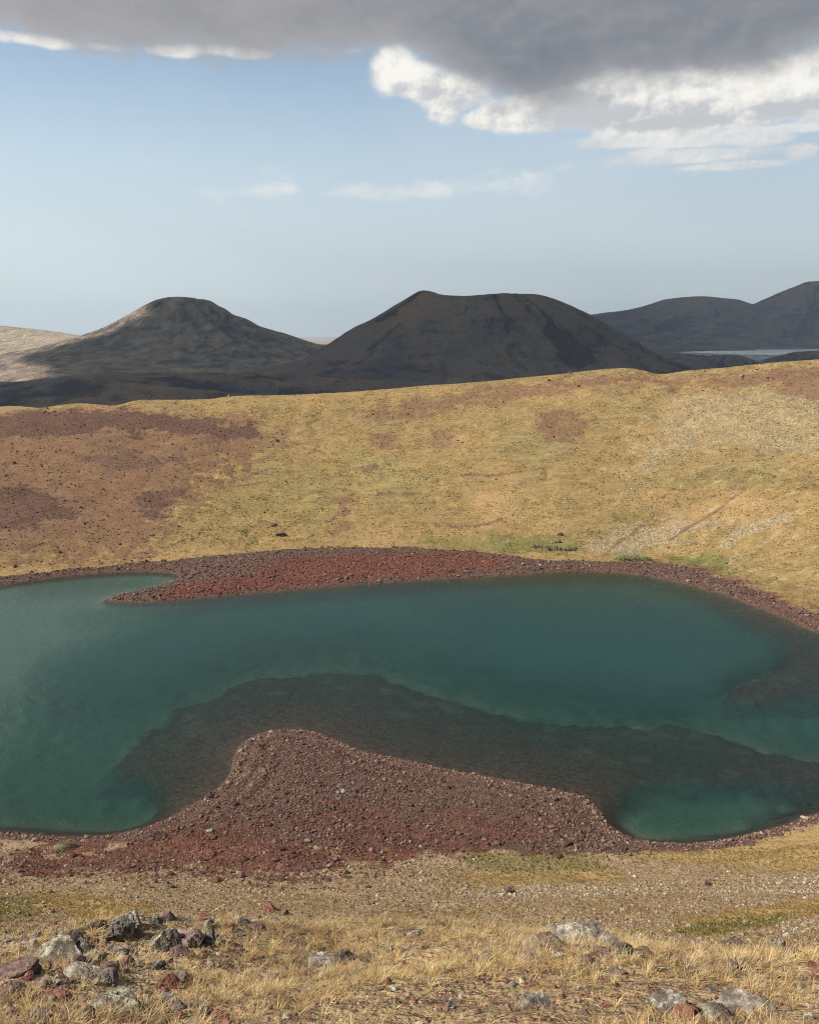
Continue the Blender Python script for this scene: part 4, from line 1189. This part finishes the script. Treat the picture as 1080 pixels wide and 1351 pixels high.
def cloud_overhead():
    """the thick cloud that keeps the sun off the far hills: it floats above the top of the picture"""
    m, g, out = material('cloud_white'); 
    principled(g, out, g.mix(g.noise(g.pos(), .002, 5, .6), (.7, .71, .74), (.86, .86, .87)), 1.0, .0)
    H = 4300.0
    ground = [(-300, 950), (-900, 950), (-1650, 1350), (-1150, 2450), (-1250, 2800), (-1500, 3150), (-1000, 3450), (-850, 3900), (-900, 4400), (-600, 5600), (0, 7000), (2500, 8600), (6400, 8800), (7400, 6000), (5200, 3000), (3200, 1300), (1200, 950)]
    sh = S[:2] / S[2] * (H + 60)
    poly = catmull([(x + sh[0], y + sh[1]) for x, y in ground], 3)
    mn = poly.min(0) - 400; mx = poly.max(0) + 400
    st = 55.0
    xs = np.arange(mn[0], mx[0], st); ys = np.arange(mn[1], mx[1], st)
    XX, YY = np.meshgrid(xs, ys); x = XX.ravel(); y = YY.ravel()
    hx, hy = 2750 + sh[0], 4950 + sh[1]
    hole = 700 * (1 - np.hypot((x - hx) / 1250, (y - hy) / 640))  # gap added in the unseen cloud so the sun brightens the distant lake
    d = np.maximum(sd_poly(x, y, poly), hole) + 170 * fbm(x / 700, y / 700, 4, 601)
    keep = d < 20
    idx = -np.ones(len(x), int); idx[keep] = np.arange(keep.sum())
    f = grid_faces(len(ys), len(xs)); f = idx[f[keep[f].all(1)]]
    x, y, d = x[keep], y[keep], np.minimum(d[keep], 0)
    th = 1 - np.exp(d / 420)
    top = H + 60 + 700 * th * (.75 + .5 * fbm(x / 500, y / 500, 4, 611))
    bot = H + 40 - 60 * th * (1 + fbm(x / 400, y / 400, 3, 621))
    n = len(x)
    V = np.concatenate([np.stack([x, y, top], 1), np.stack([x, y, bot], 1)])
    # walls along the open border so that the cloud is closed
    e = np.concatenate([f[:, [0, 1]], f[:, [1, 2]], f[:, [2, 3]], f[:, [3, 0]]])
    key = set(map(tuple, e.tolist()))
    bd = np.array([(a, b) for a, b in e.tolist() if (b, a) not in key])
    wall = np.stack([bd[:, 1], bd[:, 0], bd[:, 0] + n, bd[:, 1] + n], 1)
    Fc = np.concatenate([f, f[:, ::-1] + n, wall])
    o = mesh_np('cloud', V, Fc.ravel(), np.full(len(Fc), 4), m)
    tag(o, kind='structure')
cloud_overhead()

def haze():
    m, g, out = material('haze_air')
    v = g.new('ShaderNodeVolumePrincipled')
    v.inputs['Color'].default_value = (.78, .90, 1, 1); v.inputs['Density'].default_value = 5.0e-5; v.inputs['Anisotropy'].default_value = .1
    g.t.links.new(v.outputs[0], out.inputs['Volume'])
    x, y0, y1, z0, z1 = 27000, -27000, 27000, -420, 620
    V = [(-x, y0, z0), (x, y0, z0), (x, y1, z0), (-x, y1, z0), (-x, y0, z1), (x, y0, z1), (x, y1, z1), (-x, y1, z1)]
    Fc = [(3, 2, 1, 0), (4, 5, 6, 7), (0, 1, 5, 4), (1, 2, 6, 5), (2, 3, 7, 6), (3, 0, 4, 7)]
    o = mesh_np('haze', V, np.array(Fc).ravel(), [4] * 6, m, smooth=False)
    tag(o, kind='stuff')
haze()

def azel(u, v):
    dx, dy, dz = ray(u, v); L = math.sqrt(dx * dx + dy * dy + dz * dz)
    return math.atan2(dx, dy), math.asin(dz / L)

def world():
    w = bpy.data.worlds.new('World'); sc.world = w; w.use_nodes = True
    t = w.node_tree; t.nodes.clear(); g = G(t)
    out = g.new('ShaderNodeOutputWorld'); bg = g.new('ShaderNodeBackground'); t.links.new(bg.outputs[0], out.inputs[0])
    STR = .1
    K = lambda *c: tuple(x / STR for x in c)
    bg.inputs['Strength'].default_value = STR
    sky = g.new('ShaderNodeTexSky'); sky.sky_type = 'NISHITA'; sky.sun_disc = False
    sky.sun_elevation = SUN_EL; sky.sun_rotation = SUN_AZ; sky.altitude = 3200; sky.air_density = 1.0; sky.dust_density = 1.6; sky.ozone_density = 1.5
    base = E(t, sky.outputs[0])
    tc = E(t, g.new('ShaderNodeTexCoord').outputs['Generated'])
    sp = g.new('ShaderNodeSeparateXYZ'); t.links.new(tc.o, sp.inputs[0]); x, y, z = [E(t, sp.outputs[i]) for i in range(3)]
    az = x._b('ARCTAN2', y)
    n = g.new('ShaderNodeMath'); n.operation = 'ARCSINE'; t.links.new(z.o, n.inputs[0]); el = E(t, n.outputs[0])
    cv = g.new('ShaderNodeCombineXYZ'); t.links.new(az.o, cv.inputs[0]); t.links.new((el * 1.35).o, cv.inputs[1]); P = E(t, cv.outputs[0])
    def nz(scale, det=7, rough=.58, dist=.2, off=(0, 0, 0), sx=1.0):
        v = g.addv(P, off)
        if sx != 1: v = g.scalev(v, (sx, 1, 1))
        return g.noise(v, scale, det, rough, dist)
    def blobs(L, add=.25):
        f = None
        for u, v, ru, rv, s in L:
            a, e = azel(u, v); a2, _ = azel(u + ru, v); _, e2 = azel(u, v - rv)
            qa = (az - a) * (1 / abs(a2 - a)); qe = (el - e) * (1 / abs(e2 - e))
            k = ((qa * qa + qe * qe) * -.5)._b('EXPONENT', 0.0) * s
            f = k if f is None else f.mx(k) + k.mn(f) * add
        return f
    n_edge = nz(15, 9, .6, .0); n_soft = nz(4.5, 5, .55, 0)
    LO = (-.010, .013, 0)
    puff = nz(13, 9, .56, .0); puff_l = nz(13, 9, .56, .0, LO)
    fine = nz(42, 7, .6, .0); fine_l = nz(42, 7, .6, .0, (-.003, .004, 0))
    pale_sky = g.mix(az.step(-.5, .5), K(.555, .625, .65), K(.445, .492, .517))
    col = g.mix(el.step(.40, .05) * .92, g.mix(1.0, base, (1.22, 1.28, 1.14), 'MULTIPLY'), pale_sky)
    col = g.mix((nz(3, 5, .6, 0, (4, 2, 0), .45) - .5)._b('MULTIPLY', .9).clamp() * el.step(.02, .12) * .9, col, K(.60, .64, .66))
    # thin far wisps
    fC = blobs([(335, 256, 45, 14, .8), (380, 250, 12, 6, 1.0), (465, 252, 34, 11, 1.0), (525, 252, 16, 10, .7), (575, 250, 30, 11, .9), (640, 243, 55, 12, .9), (700, 236, 40, 12, .75), (770, 220, 60, 12, .65), (430, 236, 90, 8, .3)])
    aC = (fC + (nz(24, 8, .62, .3, (1, 1, 0), .6) - .5) * 3.0).step(.3, 1.3) * .8
    col = g.mix(aC, col, K(.62, .65, .65))
    # bright cumulus bank below the dark deck
    fB = blobs([(520, 88, 20, 26, 1.3), (545, 106, 40, 17, 1.2), (590, 118, 44, 20, 1.1), (585, 148, 15, 14, 1.15), (635, 158, 22, 10, 1.1), (676, 152, 40, 15, 1.25), (712, 144, 18, 18, 1.2), (760, 142, 60, 24, 1.2),
                (830, 138, 70, 30, 1.4), (900, 128, 70, 34, 1.5), (960, 122, 60, 32, 1.4), (1030, 114, 70, 28, 1.4), (1100, 110, 60, 32, 1.4), (1060, 146, 60, 9, 1.0), (840, 156, 70, 8, .7), (1180, 120, 80, 40, 1.3),
                (228, 68, 24, 7, .95), (275, 64, 40, 8, .7), (326, 70, 26, 7, .95), (20, 48, 46, 9, .8), (70, 57, 36, 7, .7), (140, 62, 40, 6, .5), (420, 65, 60, 6, .45)])
    dB = fB * 1.0 + (puff - .5) * 1.35 + (fine - .5) * .2
    aB = dB.step(.30, .78)
    fG = blobs([(610, 128, 34, 12, .8), (590, 140, 10, 8, .5), (660, 138, 30, 7, .5), (780, 150, 70, 12, .95), (900, 160, 130, 7, .8), (750, 128, 30, 10, .6), (1040, 140, 60, 5, .8), (980, 148, 50, 7, .6)])
    lit = (puff - puff_l) * 3.0 + (fine - fine_l) * .9 + .72 - fG * .75 + (n_soft - .5) * .8 + (puff - .5) * .9 + (fine - .5) * .35
    cB = g.mix(lit.step(.05, .95), K(.43, .445, .465), K(.74, .72, .67))
    # grey veiled underside, warm white flanks
    cB = g.mix((1.0 - dB.step(.35, 1.1)) * .5, cB, K(.52, .55, .57))
    # flat layered streaks under the bank
    fS = blobs([(850, 183, 70, 9, 1.2), (812, 183, 26, 10, 1.25), (930, 183, 80, 8, 1.15), (1000, 180, 40, 10, 1.2), (852, 206, 22, 9, 1.25), (915, 206, 90, 8, 1.15), (1056, 200, 18, 9, 1.25), (970, 218, 70, 5, 1.1), (1060, 168, 70, 8, .8), (900, 168, 120, 6, .7)], .1)
    dS = fS + (nz(20, 8, .6, .0, (7, 3, 0), .35) - .5) * 1.3 + (fine - .5) * .3
    aS = dS.step(.32, .82) * .9
    cS = g.mix(((fine - fine_l) * .9 + (nz(12, 5, .6, 0, (3, 3, 0), .4) - .5) * 1.6 + .5).step(.1, .9), K(.45, .48, .51), K(.68, .67, .64))
    col = g.mix(aS, col, cS)
    col = g.mix(aB, col, cB)
    # the dark deck
    fc = g.new('ShaderNodeFloatCurve'); cu = fc.mapping.curves[0]
    edge = [(-200, 26), (0, 42), (60, 52), (120, 62), (200, 71), (300, 74), (400, 71), (500, 66), (530, 66), (560, 78), (600, 94), (640, 116), (690, 134), (740, 128), (800, 112), (860, 102), (940, 98), (1000, 88), (1060, 76), (1280, 40)]
    a0, a1, e0, e1 = -.75, .75, .15, .42
    pts = [azel(u, v) for u, v in edge]
    pts = [((a - a0) / (a1 - a0), (e - e0) / (e1 - e0)) for a, e in pts]
    cu.points[0].location = (0, pts[0][1]); cu.points[1].location = (1, pts[-1][1])
    for px, py in pts: cu.points.new(px, min(max(py, 0), 1))
    fc.mapping.update()
    g.put(fc.inputs['Value'], ((az - a0) * (1 / (a1 - a0))).clamp())
    ed = E(t, fc.outputs[0]) * (e1 - e0) + e0
    h = el - ed + .006 + (n_edge - .5) * .055 + (fine - .5) * .012
    aA = h.step(-.012, .022)
    band = nz(7, 7, .6, .0, (2, 5, 0), .5)
    dk = g.mix(band.step(.34, .66), K(.135, .155, .185), K(.215, .216, .235))
    dk = g.mix((az * -1.5 + .28 + (band - .5) * .9).clamp() * .7, dk, K(.33, .315, .32))
    dk = g.mix(h.step(.05, -.002) * (.35 + .4 * n_edge), dk, K(.40, .385, .38))
    dk = g.mix((n_edge - nz(15, 9, .6, .0, (-.008, .01, 0)))._b('MULTIPLY', 4.0).clamp() * .28, dk, K(.34, .335, .34))
    far_up = el.step(.75, 1.2)                 # overhead and behind, the deck breaks up
    aA = aA * (1.0 - far_up) * y.step(-.3, .2)
    col = g.mix(aA, col, dk)
    g.put(bg.inputs['Color'], col)
world()

# ------------------------------------------------------------------ camera and render settings
cd = bpy.data.cameras.new('camera'); cd.sensor_fit = 'HORIZONTAL'; cd.sensor_width = 36; cd.lens = 36.0; cd.clip_start = .1; cd.clip_end = 120000
co = bpy.data.objects.new('camera', cd); COL.objects.link(co); co.location = tuple(EYE); co.rotation_euler = (pi / 2 - PITCH, 0, 0)
sc.camera = co
sc.render.engine = 'CYCLES'
cy = sc.cycles
cy.use_denoising = True
cy.filter_width = 1.05
cy.denoiser = 'OPENIMAGEDENOISE'; cy.denoising_prefilter = 'NONE'
cy.blur_glossy = 0.5; cy.max_bounces = 6; cy.diffuse_bounces = 2; cy.glossy_bounces = 2; cy.transmission_bounces = 2; cy.transparent_max_bounces = 6; cy.volume_bounces = 0
cy.use_adaptive_sampling = False
cy.volume_max_steps = 64
sc.view_settings.view_transform = 'Standard'; sc.view_settings.look = 'None'; sc.view_settings.exposure = 0.46; sc.view_settings.gamma = 1.0
